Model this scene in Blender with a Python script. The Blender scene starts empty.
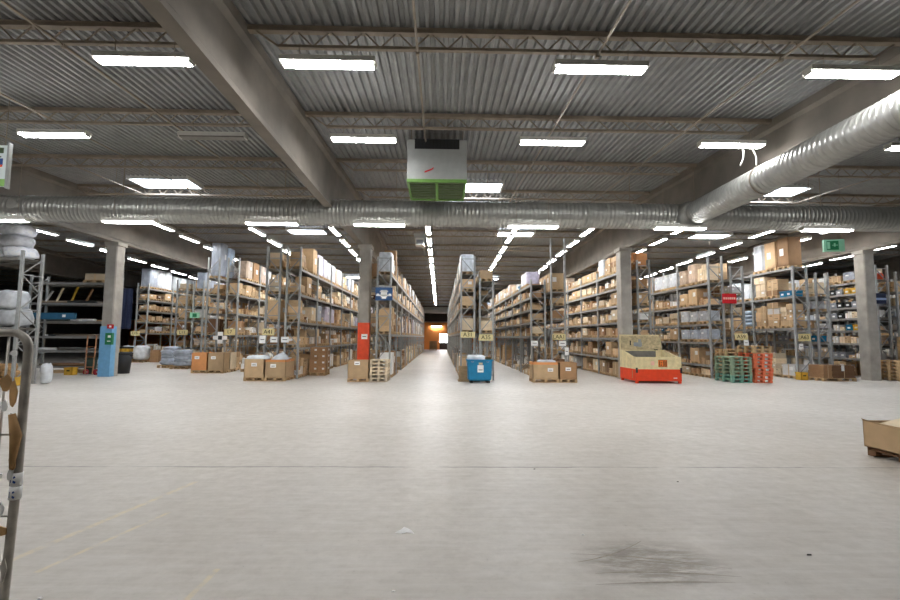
import bpy, math, random
from mathutils import Vector, Matrix
random.seed(7)
sc = bpy.context.scene
COL = sc.collection
PI = math.pi
H = 1.8

# ------------------------------------------------------------------ materials
def lin(c):
    return tuple((v/255/12.92 if v <= 10 else ((v/255+.055)/1.055)**2.4) for v in c)
def mat(name, rgb, rough=.6, metal=0., var=.12, scale=6., bump=0., rnd=None, trans=0., coat=0., spec=.5):
    """noise-mottled principled; rnd 'obj' / 'isl' gives each object / island its own brightness"""
    m = bpy.data.materials.new(name); m.use_nodes = True
    nt = m.node_tree; b = nt.nodes['Principled BSDF']
    c = lin(rgb)
    tc = nt.nodes.new('ShaderNodeTexCoord'); n = nt.nodes.new('ShaderNodeTexNoise')
    n.inputs['Scale'].default_value = scale; n.inputs['Detail'].default_value = 4
    nt.links.new(tc.outputs['Object'], n.inputs['Vector'])
    mr = nt.nodes.new('ShaderNodeMapRange')
    mr.inputs['From Min'].default_value = .3; mr.inputs['From Max'].default_value = .7
    mr.inputs['To Min'].default_value = 1-var; mr.inputs['To Max'].default_value = 1+var
    nt.links.new(n.outputs['Fac'], mr.inputs['Value'])
    val = mr.outputs['Result']
    if rnd:
        if rnd == 'obj':
            r = nt.nodes.new('ShaderNodeObjectInfo').outputs['Random']
        else:
            r = nt.nodes.new('ShaderNodeNewGeometry').outputs['Random Per Island']
        m2 = nt.nodes.new('ShaderNodeMapRange')
        m2.inputs['To Min'].default_value = .72; m2.inputs['To Max'].default_value = 1.22
        nt.links.new(r, m2.inputs['Value'])
        mu = nt.nodes.new('ShaderNodeMath'); mu.operation = 'MULTIPLY'
        nt.links.new(val, mu.inputs[0]); nt.links.new(m2.outputs['Result'], mu.inputs[1]); val = mu.outputs[0]
    mx = nt.nodes.new('ShaderNodeVectorMath'); mx.operation = 'SCALE'
    mx.inputs[0].default_value = c
    nt.links.new(val, mx.inputs['Scale']); nt.links.new(mx.outputs['Vector'], b.inputs['Base Color'])
    b.inputs['Roughness'].default_value = rough; b.inputs['Metallic'].default_value = metal
    b.inputs['Specular IOR Level'].default_value = spec
    if trans: b.inputs['Transmission Weight'].default_value = trans
    if coat: b.inputs['Coat Weight'].default_value = coat
    if bump:
        bp = nt.nodes.new('ShaderNodeBump'); bp.inputs['Strength'].default_value = bump
        nt.links.new(n.outputs['Fac'], bp.inputs['Height']); nt.links.new(bp.outputs['Normal'], b.inputs['Normal'])
    return m
def emit(name, rgb, strength):
    m = bpy.data.materials.new(name); m.use_nodes = True
    nt = m.node_tree; b = nt.nodes['Principled BSDF']
    b.inputs['Base Color'].default_value = (.8, .8, .8, 1)
    b.inputs['Emission Color'].default_value = (*lin(rgb), 1)
    b.inputs['Emission Strength'].default_value = strength
    return m

LAMP = 26.0
M = dict(
    deck=mat('roof_steel', (146,147,146), .55, .0, .12, 3.),
    steel=mat('painted_steel', (146,134,118), .6, .0, .15, 4.),
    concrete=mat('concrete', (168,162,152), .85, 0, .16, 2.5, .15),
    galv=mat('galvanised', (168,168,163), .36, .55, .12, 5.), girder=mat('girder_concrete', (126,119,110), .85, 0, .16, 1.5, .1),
    rack=mat('rack_steel', (168,171,170), .5, .1, .12, 6.),
    brace=mat('brace_steel', (158,160,158), .5, .3, .1, 6.),
    beamst=mat('beam_steel', (150,148,143), .5, .1, .12, 6.),
    shelf=mat('shelf_steel', (120,116,108), .6, .2, .15, 5.),
    wood=mat('pallet_wood', (196,164,122), .8, 0, .18, 9., .1, 'obj'),
    woodm=mat('pallet_wood_mass', (190,160,120), .8, 0, .18, 9., .1),
    greenw=mat('green_painted_wood', (146,166,138), .75, 0, .2, 9.),
    tealw=mat('teal_painted_wood', (124,172,152), .7, 0, .18, 9.),
    orangew=mat('orange_painted_wood', (238,124,84), .7, 0, .15, 9.),
    housing=mat('lamp_housing', (200,198,190), .5, 0, .05),
    lamp=emit('lamp_diffuser', (252,252,253), LAMP),
    lampoff=mat('unlit_diffuser', (120,116,108), .4),
    sky=emit('skylight_pane', (226,238,255), 9.0),
    tape=mat('tape', (206,180,140), .35), white=mat('white_paper', (244,243,240), .7, 0, .04),
    black=mat('black_plastic', (34,35,36), .5), dark=mat('dark_opening', (20,19,18), .9),
    whitep=mat('white_paint', (214,213,208), .5, 0, .05),
    acbody=mat('heater_enamel', (168,171,168), .45, .1, .06), aclouvre=mat('louvre_green', (150,170,128), .5), acgreen=mat('heater_green', (104,150,66), .5, 0, .08),
    red=mat('red_paint', (200,30,36), .45, 0, .08), blue=mat('blue_sign', (22,72,122), .4, 0, .1),
    skyblue=mat('light_blue_paint', (116,172,212), .6, 0, .08), orange=mat('orange_paint', (238,84,44), .55, 0, .08),
    binblue=mat('blue_tub', (24,128,172), .45, 0, .1), beige=mat('beige_paint', (226,210,162), .55, 0, .14, 5.),
    beigedk=mat('worn_beige', (196,178,138), .7, 0, .3, 9.), skiporange=mat('skip_orange', (232,70,30), .5, 0, .08),
    yellow=mat('yellow_plastic', (226,178,60), .5, 0, .1), green=mat('sign_green', (30,120,72), .5, 0, .06),
    mint=mat('pale_green', (150,206,170), .5, 0, .05), labelyel=mat('label_yellow', (222,206,150), .6, 0, .08),
    ink=mat('ink', (40,36,28), .8), pink=mat('faded_print', (240,190,170), .6), navy=mat('navy_cloth', (28,38,66), .8, 0, .15),
    palebl=mat('pale_blue_band', (150,170,205), .7), chrome=mat('zinc_tube', (168,162,152), .42, .25, .3, 14.),
    scrap=mat('torn_cardboard', (176,138,92), .85, 0, .3, 12., .2, 'obj'), bluetag=mat('blue_print', (36,74,140), .6),
    tarp=mat('grey_tarp', (150,154,160), .6), bluebeam=mat('blue_beam', (54,112,146), .5, 0, .1), redd=mat('dark_red', (150,28,40), .5),
    handtruck=mat('varnished_wood', (178,124,84), .5), darkgreen=mat('dark_green_plastic', (28,52,40), .5),
    board=mat('sign_board', (222,232,232), .5, 0, .05), boardgreen=mat('board_green', (150,200,110), .5), boardolive=mat('board_dark_green', (70,88,58), .6),
    wall=mat('wall_panel', (112,108,102), .8, 0, .08, .5), wallorange=mat('orange_wall', (226,140,66), .7, 0, .12, .7),
    walldark=mat('dark_wall', (62,50,44), .8, 0, .1, .7), cable=mat('white_cable', (225,222,214), .4), orangebox=mat('orange_print', (226,120,40), .6, 0, .2, 12.),
    day=emit('daylight_opening', (250,250,255), 9.0),
)
TONES = {'tan': (203,172,132), 'brown': (170,132,94), 'pale': (228,208,176), 'white': (230,228,224), 'dark': (122,88,60), 'orange': (214,148,92)}
for k, c in TONES.items():
    M['c_'+k] = mat('cardboard_'+k, c, .8, 0, .07, 5., 0, 'obj'); M['m_'+k] = mat('cardboard_mass_'+k, c, .8, 0, .07, 5., 0, 'isl')
FILM = {'white': (232,234,238), 'clear': (206,210,214), 'grey': (168,176,188), 'lilac': (208,204,224), 'brownish': (184,162,140), 'blue': (176,196,216)}
for k, c in FILM.items():
    M['f_'+k] = mat('film_'+k, c, .28, 0, .22, 3.5, .5, 'obj'); M['g_'+k] = mat('film_mass_'+k, c, .28, 0, .22, 3.5, .5, 'isl')

# floor: worn concrete with a joint, faded yellow paint and a dirt patch
def floor_material():
    m = bpy.data.materials.new('floor_concrete'); m.use_nodes = True
    nt = m.node_tree; L = nt.links.new; b = nt.nodes['Principled BSDF']
    def N(t, **kw):
        n = nt.nodes.new(t)
        for k, v in kw.items(): setattr(n, k, v)
        return n
    geo = N('ShaderNodeNewGeometry'); pos = geo.outputs['Position']
    sep = N('ShaderNodeSeparateXYZ'); L(pos, sep.inputs[0]); X, Y = sep.outputs[0], sep.outputs[1]
    def ma(op, a, c=None, clamp=False):
        n = N('ShaderNodeMath', operation=op); n.use_clamp = clamp
        for i, v in enumerate((a, c)):
            if v is None: continue
            if isinstance(v, (int, float)): n.inputs[i].default_value = v
            else: L(v, n.inputs[i])
        return n.outputs[0]
    def noise(scale, detail=6, vec=None, rough=.6):
        n = N('ShaderNodeTexNoise'); n.inputs['Scale'].default_value = scale; n.inputs['Detail'].default_value = detail; n.inputs['Roughness'].default_value = rough
        L(vec or pos, n.inputs['Vector']); return n.outputs['Fac']
    def stretch(sx, sy, rot=0):
        mp = N('ShaderNodeMapping'); mp.inputs['Scale'].default_value = (sx, sy, 1); mp.inputs['Rotation'].default_value = (0, 0, rot)
        L(pos, mp.inputs['Vector']); return mp.outputs[0]
    def ramp(v, a, c, lo=0., hi=1.):
        n = N('ShaderNodeMapRange'); n.inputs['From Min'].default_value = a; n.inputs['From Max'].default_value = c
        n.inputs['To Min'].default_value = lo; n.inputs['To Max'].default_value = hi; L(v, n.inputs['Value']); return n.outputs['Result']
    def mix(fac, a, c):
        n = N('ShaderNodeMix', data_type='RGBA')
        L(fac, n.inputs['Factor'])
        for s, v in ((n.inputs[6], a), (n.inputs[7], c)):
            if isinstance(v, tuple): s.default_value = (*lin(v), 1)
            else: L(v, s)
        return n.outputs[2]
    big = ramp(noise(.35, 5), .35, .65); fine = ramp(noise(5.5, 9, None, .75), .36, .64); streak = ramp(noise(2.2, 8, stretch(.5, 6, .2), .72), .42, .66)
    speck = ramp(noise(22, 3), .68, .78)
    col = mix(big, (184,177,166), (202,196,186))
    col = mix(ma('MULTIPLY', fine, .5), col, (168,161,151))
    col = mix(ma('MULTIPLY', streak, .4), col, (206,202,196))
    col = mix(ma('MULTIPLY', speck, .35), col, (120,114,104))
    wob = ma('MULTIPLY', ma('SUBTRACT', noise(2.5, 3), .5), .06)
    crack = ma('ABSOLUTE', ma('ADD', ma('SUBTRACT', Y, 6.55), wob))
    cm = ma('MULTIPLY', ma('SUBTRACT', 1., ramp(crack, .008, .035), True), ramp(noise(1.3, 4), .35, .55))
    col = mix(ma('MULTIPLY', cm, .75), col, (98,92,84))
    worn = ramp(noise(7, 6, None, .7), .38, .56)
    for x0, y0, x1, y1, w in ((-3.45,3.7,-3.0,5.9,.045), (-3.05,3.7,-2.75,4.9,.03), (-1.72,3.2,-1.71,3.75,.03)):
        k = (x1-x0)/(y1-y0)
        d = ma('ABSOLUTE', ma('SUBTRACT', ma('SUBTRACT', X, x0), ma('MULTIPLY', ma('SUBTRACT', Y, y0), k)))
        inl = ma('MULTIPLY', ma('GREATER_THAN', Y, y0), ma('LESS_THAN', Y, y1))
        mk = ma('MULTIPLY', ma('MULTIPLY', ma('SUBTRACT', 1., ramp(d, w*.5, w), True), inl), worn)
        col = mix(ma('MULTIPLY', mk, .42), col, (226,206,152))
    dx = ma('DIVIDE', ma('SUBTRACT', X, 1.72), .62); dy = ma('DIVIDE', ma('SUBTRACT', Y, 3.85), .42)
    r = ma('ADD', ma('MULTIPLY', dx, dx), ma('MULTIPLY', dy, dy))
    patch = ma('MULTIPLY', ma('SUBTRACT', 1., ramp(r, .25, 1.1), True), ramp(noise(9, 8, stretch(.45, 1.5, .35), .75), .36, .56))
    col = mix(ma('MULTIPLY', patch, .7), col, (120,110,94))
    L(col, b.inputs['Base Color'])
    L(ramp(fine, 0, 1, .36, .55), b.inputs['Roughness'])
    bp = N('ShaderNodeBump'); bp.inputs['Strength'].default_value = .06; L(noise(14, 6), bp.inputs['Height']); L(bp.outputs[0], b.inputs['Normal'])
    return m
M['floor'] = floor_material()

# ------------------------------------------------------------------ mesh helper
class MB:
    def __init__(s): s.v = []; s.f = []; s.m = []; s.mats = []; s.sm = []
    def mi(s, k):
        if k not in s.mats: s.mats.append(k)
        return s.mats.index(k)
    def add(s, vs, fs, k, smooth=False):
        o = len(s.v); i = s.mi(k); s.v += [tuple(v) for v in vs]
        for f in fs: s.f.append(tuple(o+a for a in f)); s.m.append(i); s.sm.append(smooth)
        return s
    def box(s, c, d, k, R=None):
        x, y, z = d[0]/2, d[1]/2, d[2]/2
        vs = [Vector((a*x, b*y, e*z)) for a in (-1,1) for b in (-1,1) for e in (-1,1)]
        if R is not None: vs = [R @ v for v in vs]
        c = Vector(c); vs = [v+c for v in vs]
        return s.add(vs, [(0,1,3,2),(4,6,7,5),(0,4,5,1),(2,3,7,6),(0,2,6,4),(1,5,7,3)], k)
    def bx(s, a, b, k):
        return s.box([(a[i]+b[i])/2 for i in range(3)], [abs(b[i]-a[i]) for i in range(3)], k)
    def bar(s, p, q, w, h, k):
        p, q = Vector(p), Vector(q); d = q-p
        R = d.to_track_quat('Y', 'Z').to_matrix()
        return s.box((p+q)/2, (w, d.length, h), k, R)
    def tube(s, pts, r, k, n=10, caps=True, radii=None):
        pts = [Vector(p) for p in pts]; vs = []; prev = None
        for i, p in enumerate(pts):
            t = (pts[min(i+1, len(pts)-1)]-pts[max(i-1, 0)]).normalized()
            if prev is None:
                a = Vector((0,0,1)) if abs(t.z) < .9 else Vector((1,0,0))
                u = t.cross(a).normalized()
            else: u = (prev - t*prev.dot(t)).normalized()
            prev = u; w = t.cross(u); rr = radii[i] if radii else r
            for j in range(n):
                th = 2*PI*j/n; vs.append(p+(u*math.cos(th)+w*math.sin(th))*rr)
        fs = [(i*n+j, i*n+(j+1)%n, (i+1)*n+(j+1)%n, (i+1)*n+j) for i in range(len(pts)-1) for j in range(n)]
        s.add(vs, fs, k, True)
        if caps:
            o = len(s.v)-len(vs)
            for base, rev in ((o, True), (o+(len(pts)-1)*n, False)):
                f = tuple(base+j for j in range(n)); s.f.append(f[::-1] if rev else f); s.m.append(s.mi(k)); s.sm.append(False)
        return s
    def prism(s, poly, axis, a, b, k):
        """poly in the two other axes (order x,y,z without axis), extruded a..b"""
        n = len(poly)
        def P(p, t):
            q = list(p); q.insert(axis, t); return q
        vs = [P(p, a) for p in poly]+[P(p, b) for p in poly]
        fs = [tuple(range(n)), tuple(range(2*n-1, n-1, -1))]+[(i, i+n, (i+1)%n+n, (i+1)%n) for i in range(n)]
        return s.add(vs, fs, k)
    def mesh(s, name):
        me = bpy.data.meshes.new(name); me.from_pydata(s.v, [], s.f)
        for k in s.mats: me.materials.append(M[k])
        me.polygons.foreach_set('material_index', s.m); me.polygons.foreach_set('use_smooth', s.sm)
        me.update()
        import bmesh
        bm = bmesh.new(); bm.from_mesh(me); bmesh.ops.recalc_face_normals(bm, faces=bm.faces); bm.to_mesh(me); bm.free()
        return me
    def build(s, name, parent=None, loc=None, bevel=0):
        return link(name, s.mesh(name), parent, loc, bevel)

def link(name, me, parent=None, loc=None, bevel=0):
    o = bpy.data.objects.new(name, me); COL.objects.link(o)
    if parent: o.parent = parent
    if loc: o.location = loc
    if bevel:
        b = o.modifiers.new('edge', 'BEVEL'); b.width = bevel; b.segments = 2; b.limit_method = 'ANGLE'
    return o
def tag(o, label, cat, group=None):
    o['label'] = label; o['category'] = cat
    if group: o['group'] = group
    return o
def thing(name, label, cat, loc=(0,0,0), rotz=0, group=None):
    o = bpy.data.objects.new(name, None); COL.objects.link(o)
    o.empty_display_size = .1; o.location = loc; o.rotation_euler = (0,0,rotz)
    return tag(o, label, cat, group)
def struct(o): o['kind'] = 'structure'; return o
def copy_tree(o, parent=None):
    c = o.copy(); COL.objects.link(c)
    if parent: c.parent = parent
    for ch in list(o.children): copy_tree(ch, c)
    return c
def text(body, size, mk, parent, loc, rot, name='lettering', width=None):
    cu = bpy.data.curves.new(name, 'FONT'); cu.body = body; cu.size = size; cu.align_x = 'CENTER'; cu.align_y = 'CENTER'; cu.extrude = .002
    cu.materials.append(M[mk])
    tmp = bpy.data.objects.new(name, cu); me = bpy.data.meshes.new_from_object(tmp); bpy.data.objects.remove(tmp); bpy.data.curves.remove(cu)
    o = bpy.data.objects.new(name, me); COL.objects.link(o); o.parent = parent; o.location = loc; o.rotation_euler = rot
    return o
ORD = ['first','second','third','fourth','fifth','sixth','seventh','eighth','ninth','tenth','eleventh','twelfth','thirteenth','fourteenth','fifteenth','sixteenth']

# ------------------------------------------------------------------ building
def deck_z(y): return 6.871+.045*max(y, 0) if y < 20.5 else 7.794-.035*(y-20.5)
X0, X1, Y0, Y1 = -44., 48., -12., 66.
struct(MB().bx((X0,Y0,-.2), (X1,Y1,0), 'floor').build('floor'))
def deck():
    mb = MB(); ys = [Y0, 0., 20.5, Y1]; pitch = .17; prof = [(0,0),(.06,0),(.08,.065),(.145,.065)]
    n = int((X1-X0)/pitch); pts = [(X0+i*pitch+px, pz) for i in range(n) for px, pz in prof]
    vs = [(x, y, deck_z(y)+z) for y in ys for x, z in pts]; k = len(pts)
    fs = [(r*k+i, r*k+i+1, (r+1)*k+i+1, (r+1)*k+i) for r in range(3) for i in range(k-1)]
    mb.add(vs, fs, 'deck')
    return mb
struct(deck().build('ceiling'))
struct(MB().bx((X0,Y0,7.9), (X1,Y1,8.05), 'walldark').build('roof_slab'))
struct(MB().bx((X0-.3,Y0,0), (X0,Y1,7.9), 'wall').build('wall_left'))
struct(MB().bx((X1,Y0,0), (X1+.3,Y1,7.9), 'wall').build('wall_right'))
struct(MB().bx((X0,Y0-.3,0), (X1,Y0,7.9), 'wall').build('wall_front'))
wb = MB().bx((X0,Y1,3.9), (X1,Y1+.3,7.9), 'walldark')
wb.bx((X0,Y1,0), (-.15,Y1+.3,3.9), 'wallorange').bx((1.0,Y1,0), (X1,Y1+.3,3.9), 'wallorange').bx((-.15,Y1,2.2), (1.0,Y1+.3,3.9), 'wallorange').bx((-.15,Y1,0), (1.0,Y1+.3,1.0), 'walldark')
struct(wb.build('wall_back'))
struct(MB().bx((-.15,Y1+.1,1.0), (1.0,Y1+.2,2.2), 'day').build('window_1'))
struct(MB().bx((X0,Y1-.06,3.85), (X1,Y1-.002,4.0), 'steel').build('trim_1'))

COLX = [-26.3, -14.45, -3.38, 8.25, 19.35, 31.]
for i, x in enumerate(COLX):
    c = MB(); w = .24
    c.prism([(x-w,20.25),(x-w+.04,20.21),(x+w-.04,20.21),(x+w,20.25),(x+w,20.73),(x-w,20.73)], 2, 0, 5.86, 'concrete')
    c.bx((x-.3,20.18,5.7), (x+.3,20.78,5.86), 'concrete')
    co = struct(c.build('column'))
    if i == 1: MB().bx((x-w-.006,20.2,0), (x+w+.006,20.5,2.16), 'skyblue').build('painted_band', co)
    if i == 2: MB().bx((x-w-.006,20.2,.02), (x+w+.006,20.5,2.4), 'orange').build('painted_band', co)
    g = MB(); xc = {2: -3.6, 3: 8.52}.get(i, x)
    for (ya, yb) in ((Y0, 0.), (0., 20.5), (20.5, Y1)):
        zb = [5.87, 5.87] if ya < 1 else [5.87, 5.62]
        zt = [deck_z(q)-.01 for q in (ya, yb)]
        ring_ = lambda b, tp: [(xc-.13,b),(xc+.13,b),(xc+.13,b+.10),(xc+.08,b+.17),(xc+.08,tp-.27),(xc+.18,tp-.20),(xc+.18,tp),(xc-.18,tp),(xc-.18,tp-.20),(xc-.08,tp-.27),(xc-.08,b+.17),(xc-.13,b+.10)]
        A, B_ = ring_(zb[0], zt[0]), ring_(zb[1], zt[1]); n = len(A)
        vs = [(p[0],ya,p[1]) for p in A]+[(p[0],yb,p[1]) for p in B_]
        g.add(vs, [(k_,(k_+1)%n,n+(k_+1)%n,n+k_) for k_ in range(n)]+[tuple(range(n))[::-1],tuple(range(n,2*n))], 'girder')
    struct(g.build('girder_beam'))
# open web roof trusses on the girders
def truss(L):
    mb = MB(); d = .38
    mb.bx((0,-.06,d-.085), (L,.06,d), 'steel').bx((0,-.075,d-.012), (L,.075,d), 'steel')
    mb.bx((.5,-.04,0), (L-.5,.04,.05), 'steel')
    n = max(2, round((L-1.)/.58)); st = (L-1.)/n
    for i in range(n):
        a = .5+i*st
        mb.bar((a,0,.04), (a+st/2,0,d-.05), .02, .02, 'steel'); mb.bar((a+st/2,0,d-.05), (a+st,0,.04), .02, .02, 'steel')
    mb.bar((.5,0,.03), (.05,0,d-.04), .03, .03, 'steel'); mb.bar((L-.5,0,.03), (L-.05,0,d-.04), .03, .03, 'steel')
    return mb
spans = [X0]+COLX+[X1]
tmesh = [truss(spans[i+1]-spans[i]).mesh('roof_truss') for i in range(len(spans)-1)]
ty = 7.75-3.4*3
while ty < 64:
    for i, me in enumerate(tmesh): struct(link('roof_truss', me, None, (spans[i], ty, deck_z(ty)-.39)))
    ty += 3.4
# skylights: framed panes set into the deck
k = 2
for y0, xs in ((16.75, (-21.6,-10.5,1.2,12.55,24.)), (24.6, (-18.4,-7.4,4.1,15.,26.)), (40., (-18.4,-7.4,4.1,15.))):
    for x in xs:
        z = deck_z(y0+.6)-.03; f = MB(); w, l = (1.5 if x > 12 else 1.1, 1.1) if y0 < 20 else (1.0, 1.3)
        for a in (-1, 1):
            f.bx((x+a*w-.04,y0,z-.1), (x+a*w+.04,y0+l,z+.05), 'whitep'); f.bx((x-w,y0+l/2+a*l/2-.04,z-.1), (x+w,y0+l/2+a*l/2+.04,z+.05), 'whitep')
        f.bx((x-.015,y0,z-.05), (x+.015,y0+l,z), 'whitep')
        o = struct(f.build('window_%d' % k)); k += 1
        MB().bx((x-w,y0,z-.03), (x+w,y0+l,z-.02), 'sky').build('pane', o)
# thin conduits running front to back under the trusses
for nm, x in (('between the second and third lamp files', -.45), ('along the lamp file just east of the main aisle', 2.74), ('beside the lamp file under the branch duct', 6.05), ('between the lamp files next to the hanging board', -6.6), ('over the hanging board side lamps', -9.4), ('crossing the skylight over the blue column', -11.6), ('beyond the branch duct', 14.2)):
    mb = MB(); ye = 11.9 if x == -.45 else 20.2; mb.tube([(x,y_,deck_z(y_)-.415) for y_ in (-10,0,ye)], .022, 'steel', 8)
    for y in (.95, 7.75): mb.bx((x-.03,y-.03,deck_z(y)-.46), (x+.03,y+.03,deck_z(y)-.40), 'steel')
    tag(mb.build('conduit'), 'thin ceiling conduit '+nm, 'pipe', 'ceiling conduits')

# ------------------------------------------------------------------ ducts
def duct(axis, a, b, r, pitch, gap=None):
    n = 40; st = [0., .42, .5, .58]; vs = []; rows = 0
    k = int((b-a)/pitch)
    for i in range(k):
        for q, f in enumerate(st):
            rr = r+(.012 if q == 2 else 0)
            for j in range(n):
                th = 2*PI*j/n; t = a+(i+f)*pitch+pitch*j/n
                t = max(a, min(b, t)); c, s_ = math.sin(th)*rr, math.cos(th)*rr
                vs.append((t, c, s_) if axis == 0 else (c, t, s_))
            rows += 1
    fs = [(i*n+j, i*n+(j+1), (i+1)*n+(j+1), (i+1)*n+j) for i in range(rows-1) for j in range(n-1)]
    # seam column closes one pitch later
    for i in range(rows-1-len(st)): fs.append((i*n+n-1, (i+len(st))*n, (i+len(st)+1)*n, (i+1)*n+n-1))
    mb = MB(); mb.add(vs, fs, 'galv', True); return mb
DZ, DY, DR = 5.80, 14.75, .41
t = thing('ventilation_duct', 'big round galvanised spiral duct crossing the hall above the rack fronts', 'duct', (0,DY,DZ))
duct(0, -30, 40, DR, .13).build('spiral_pipe', t)
for x in (-13.1, -3.2, 4.6, 17.5, 24.):
    mb = MB(); mb.tube([(x-.06,0,0),(x+.06,0,0)], DR+.022, 'galv', 36); mb.build('coupling_band', t)
mb = MB(); mb.tube([(-13.35,-.33,.02),(-13.35,-.5,.03)], .15, 'galv', 20); mb.build('end_cap', t)
for x in (-21.3, -15.9, -10.3, -5.1, 1.5, 6.2, 12.6, 17.3):
    MB().tube([(x,0,DR),(x,0,deck_z(DY)-DZ+.03)], .012, 'steel', 6).build('hanger_rod', t)
t2 = thing('branch_duct', 'round spiral duct running from the crossing duct towards the camera beside the girder', 'duct', (8.0,0,5.75))
duct(1, -6, 14.26, .355, .13).build('spiral_pipe', t2)
mb = MB(); mb.tube([(0,14.05,0),(0,14.3,0),(0,14.36,0)], .4, 'galv', 36, radii=[.38,.39,.46]); mb.build('saddle_collar', t2)
for y in (1., 6.2, 11.):
    mb = MB(); mb.tube([(math.cos(a)*.368, y, math.sin(a)*.368) for a in [PI*i/16 for i in range(33)]], .012, 'steel', 6); mb.build('strap', t2)
for i, x0 in enumerate((-.24, -.02)):
    mb = MB(); pts = [(7.55+.55*x0+.1*math.sin(q*PI)+.25*q*i, 11.0-.05*i, 6.72-.62*q) for q in [j/10 for j in range(11)]]
    mb.tube(pts, .018, 'cable', 8)
    tag(mb.build('cable'), ['white cable looping down from the lamp end onto the branch duct','white cable strap hanging on the branch duct just beyond the looping cable'][i], 'cable')

# ------------------------------------------------------------------ lamps
LAMPS = {}
def lamp_proto(axis, on=True, full=True, Ln=1.62):
    key = (axis, on, full)
    if key in LAMPS: return LAMPS[key]
    def b(mb, a, c, k):
        if axis == 1: a = (a[1], a[0], a[2]); c = (c[1], c[0], c[2])
        return mb.bx(a, c, k)
    h = b(MB(), (-Ln/2,-.11,.03), (Ln/2,.11,.10), 'housing')
    lo = .005 if axis == 0 else -.034
    b(h, (-Ln/2,-.115,lo), (Ln/2,-.10,.06), 'housing'); b(h, (-Ln/2,.10,lo), (Ln/2,.115,.06), 'housing')
    d = b(MB(), (-Ln/2+.04,-.098,-.028), (Ln/2-.04,.098,.03), 'lamp' if on else 'lampoff')
    e = [b(MB(), (s*(Ln/2)-.04 if s > 0 else -Ln/2,-.085,-.025), (s*(Ln/2) if s > 0 else -Ln/2+.04,.085,.03), 'housing') for s in (-1, 1)]
    LAMPS[key] = (h.mesh('housing'), d.mesh('diffuser'), [q.mesh('end_cap') for q in e] if full else [])
    return LAMPS[key]
def lamp(x, y, z, axis, label, group, on=True, full=True):
    t = thing('strip_light', label, 'light', (x,y,z), 0, group)
    h, d, e = lamp_proto(axis, on, full)
    link('housing', h, t); link('diffuser', d, t)
    for q in e: link('end_cap', q, t)
    top = deck_z(y)-.40-z
    if top > .16 and full:
        for s in (-.5, .5):
            p = (s,0) if axis == 0 else (0,s)
            MB().tube([(p[0],p[1],.1),(p[0],p[1],max(top,.12)+.02)], .006, 'steel', 5).build('hanger_wire', t)
    return t
ROWN = [(4.2, 6.35, (-5.07,-1.97,2.73,7.0), 'row overhead'), (.8, 6.3, (-5.07,-1.97,2.73,7.0), 'row behind'), (-2.6, 6.2, (-5.07,-1.97,2.73,7.0), 'rearmost row')]
for x, n in ((-5.1,'first from the hanging board, beside the big girder'), (-1.97,'second, just past the big girder'), (2.73,'third, right of the heater unit'), (7.2,'last, above the branch duct')):
    lamp(x, 7.6, 6.46, 0, 'lit strip light in the nearest row, '+n, 'front lamp row')
for x, n, on in ((-9.42,'first, beside the hanging board',1), (-5.6,'unlit grey one against the girder',0), (-1.93,'just before the heater unit',1), (2.72,'just past the heater unit',1), (7.22,'ending at the white cable',1), (-13.6,'beyond the hanging board',1), (12.,'past the branch duct',1)):
    lamp(x, 11., 6.62, 0, ('lit' if on else 'dark')+' strip light in the second row, '+n, 'second lamp row', bool(on))
for x, n in ((-13.5,'at the round end cap'), (-9.6,'over the blue column'), (-5.25,'over the plastic wrapped top load'), (-1.93,'beside the orange banded column'), (2.85,'over the tall rack posts'), (7.5,'at the branch duct joint'), (12.2,'past the branch duct joint')):
    lamp(x, 14.12, 5.26, 0, 'lit strip light hung in front of the crossing duct, '+n, 'lamps along the crossing duct')
for y, z, xs, nm in [(-.2, 6.3, (-5.07,-1.97), 'row behind'), (7.6, 6.5, (-9.45,), 'nearest row, out past the hanging board, beside')]:  # lamps added out of view to brighten the near floor, cage and board
    for i, x in enumerate(xs): lamp(x, y, z, 0, 'added strip light, %s along the %s the camera' % (ORD[i], nm), 'added lamps out of view over the open floor', full=False)
AIS = [(-12.7,20.9,8,'by the wrapped grey top loads'), (-8.7,21.6,8,'by the white bag cartons'), (-5.0,21.4,10,'behind the orange banded column'), (-.62,21.0,15,'over the main aisle'), (3.35,20.2,12,'over the blue bin aisle'), (6.75,21.0,10,'over the open tan carton aisle'), (10.9,20.4,8,'behind the orange skip'), (15.,21.,8,'over the orange pallets'), (17.7,20.,6,'behind the exit sign'), (-19.,22.,7,'over the long shelving'), (23.2,19.,5,'beyond the last column')]
for x, y0, n, nm in AIS:
    for i in range(n):
        y = y0+i*2.3
        lamp(x, y, 6.72-.035*(y-21), 1, 'lit strip light, %s back in the line %s' % (ORD[i], nm), 'lamp line '+nm, full=i < 4)

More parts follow.
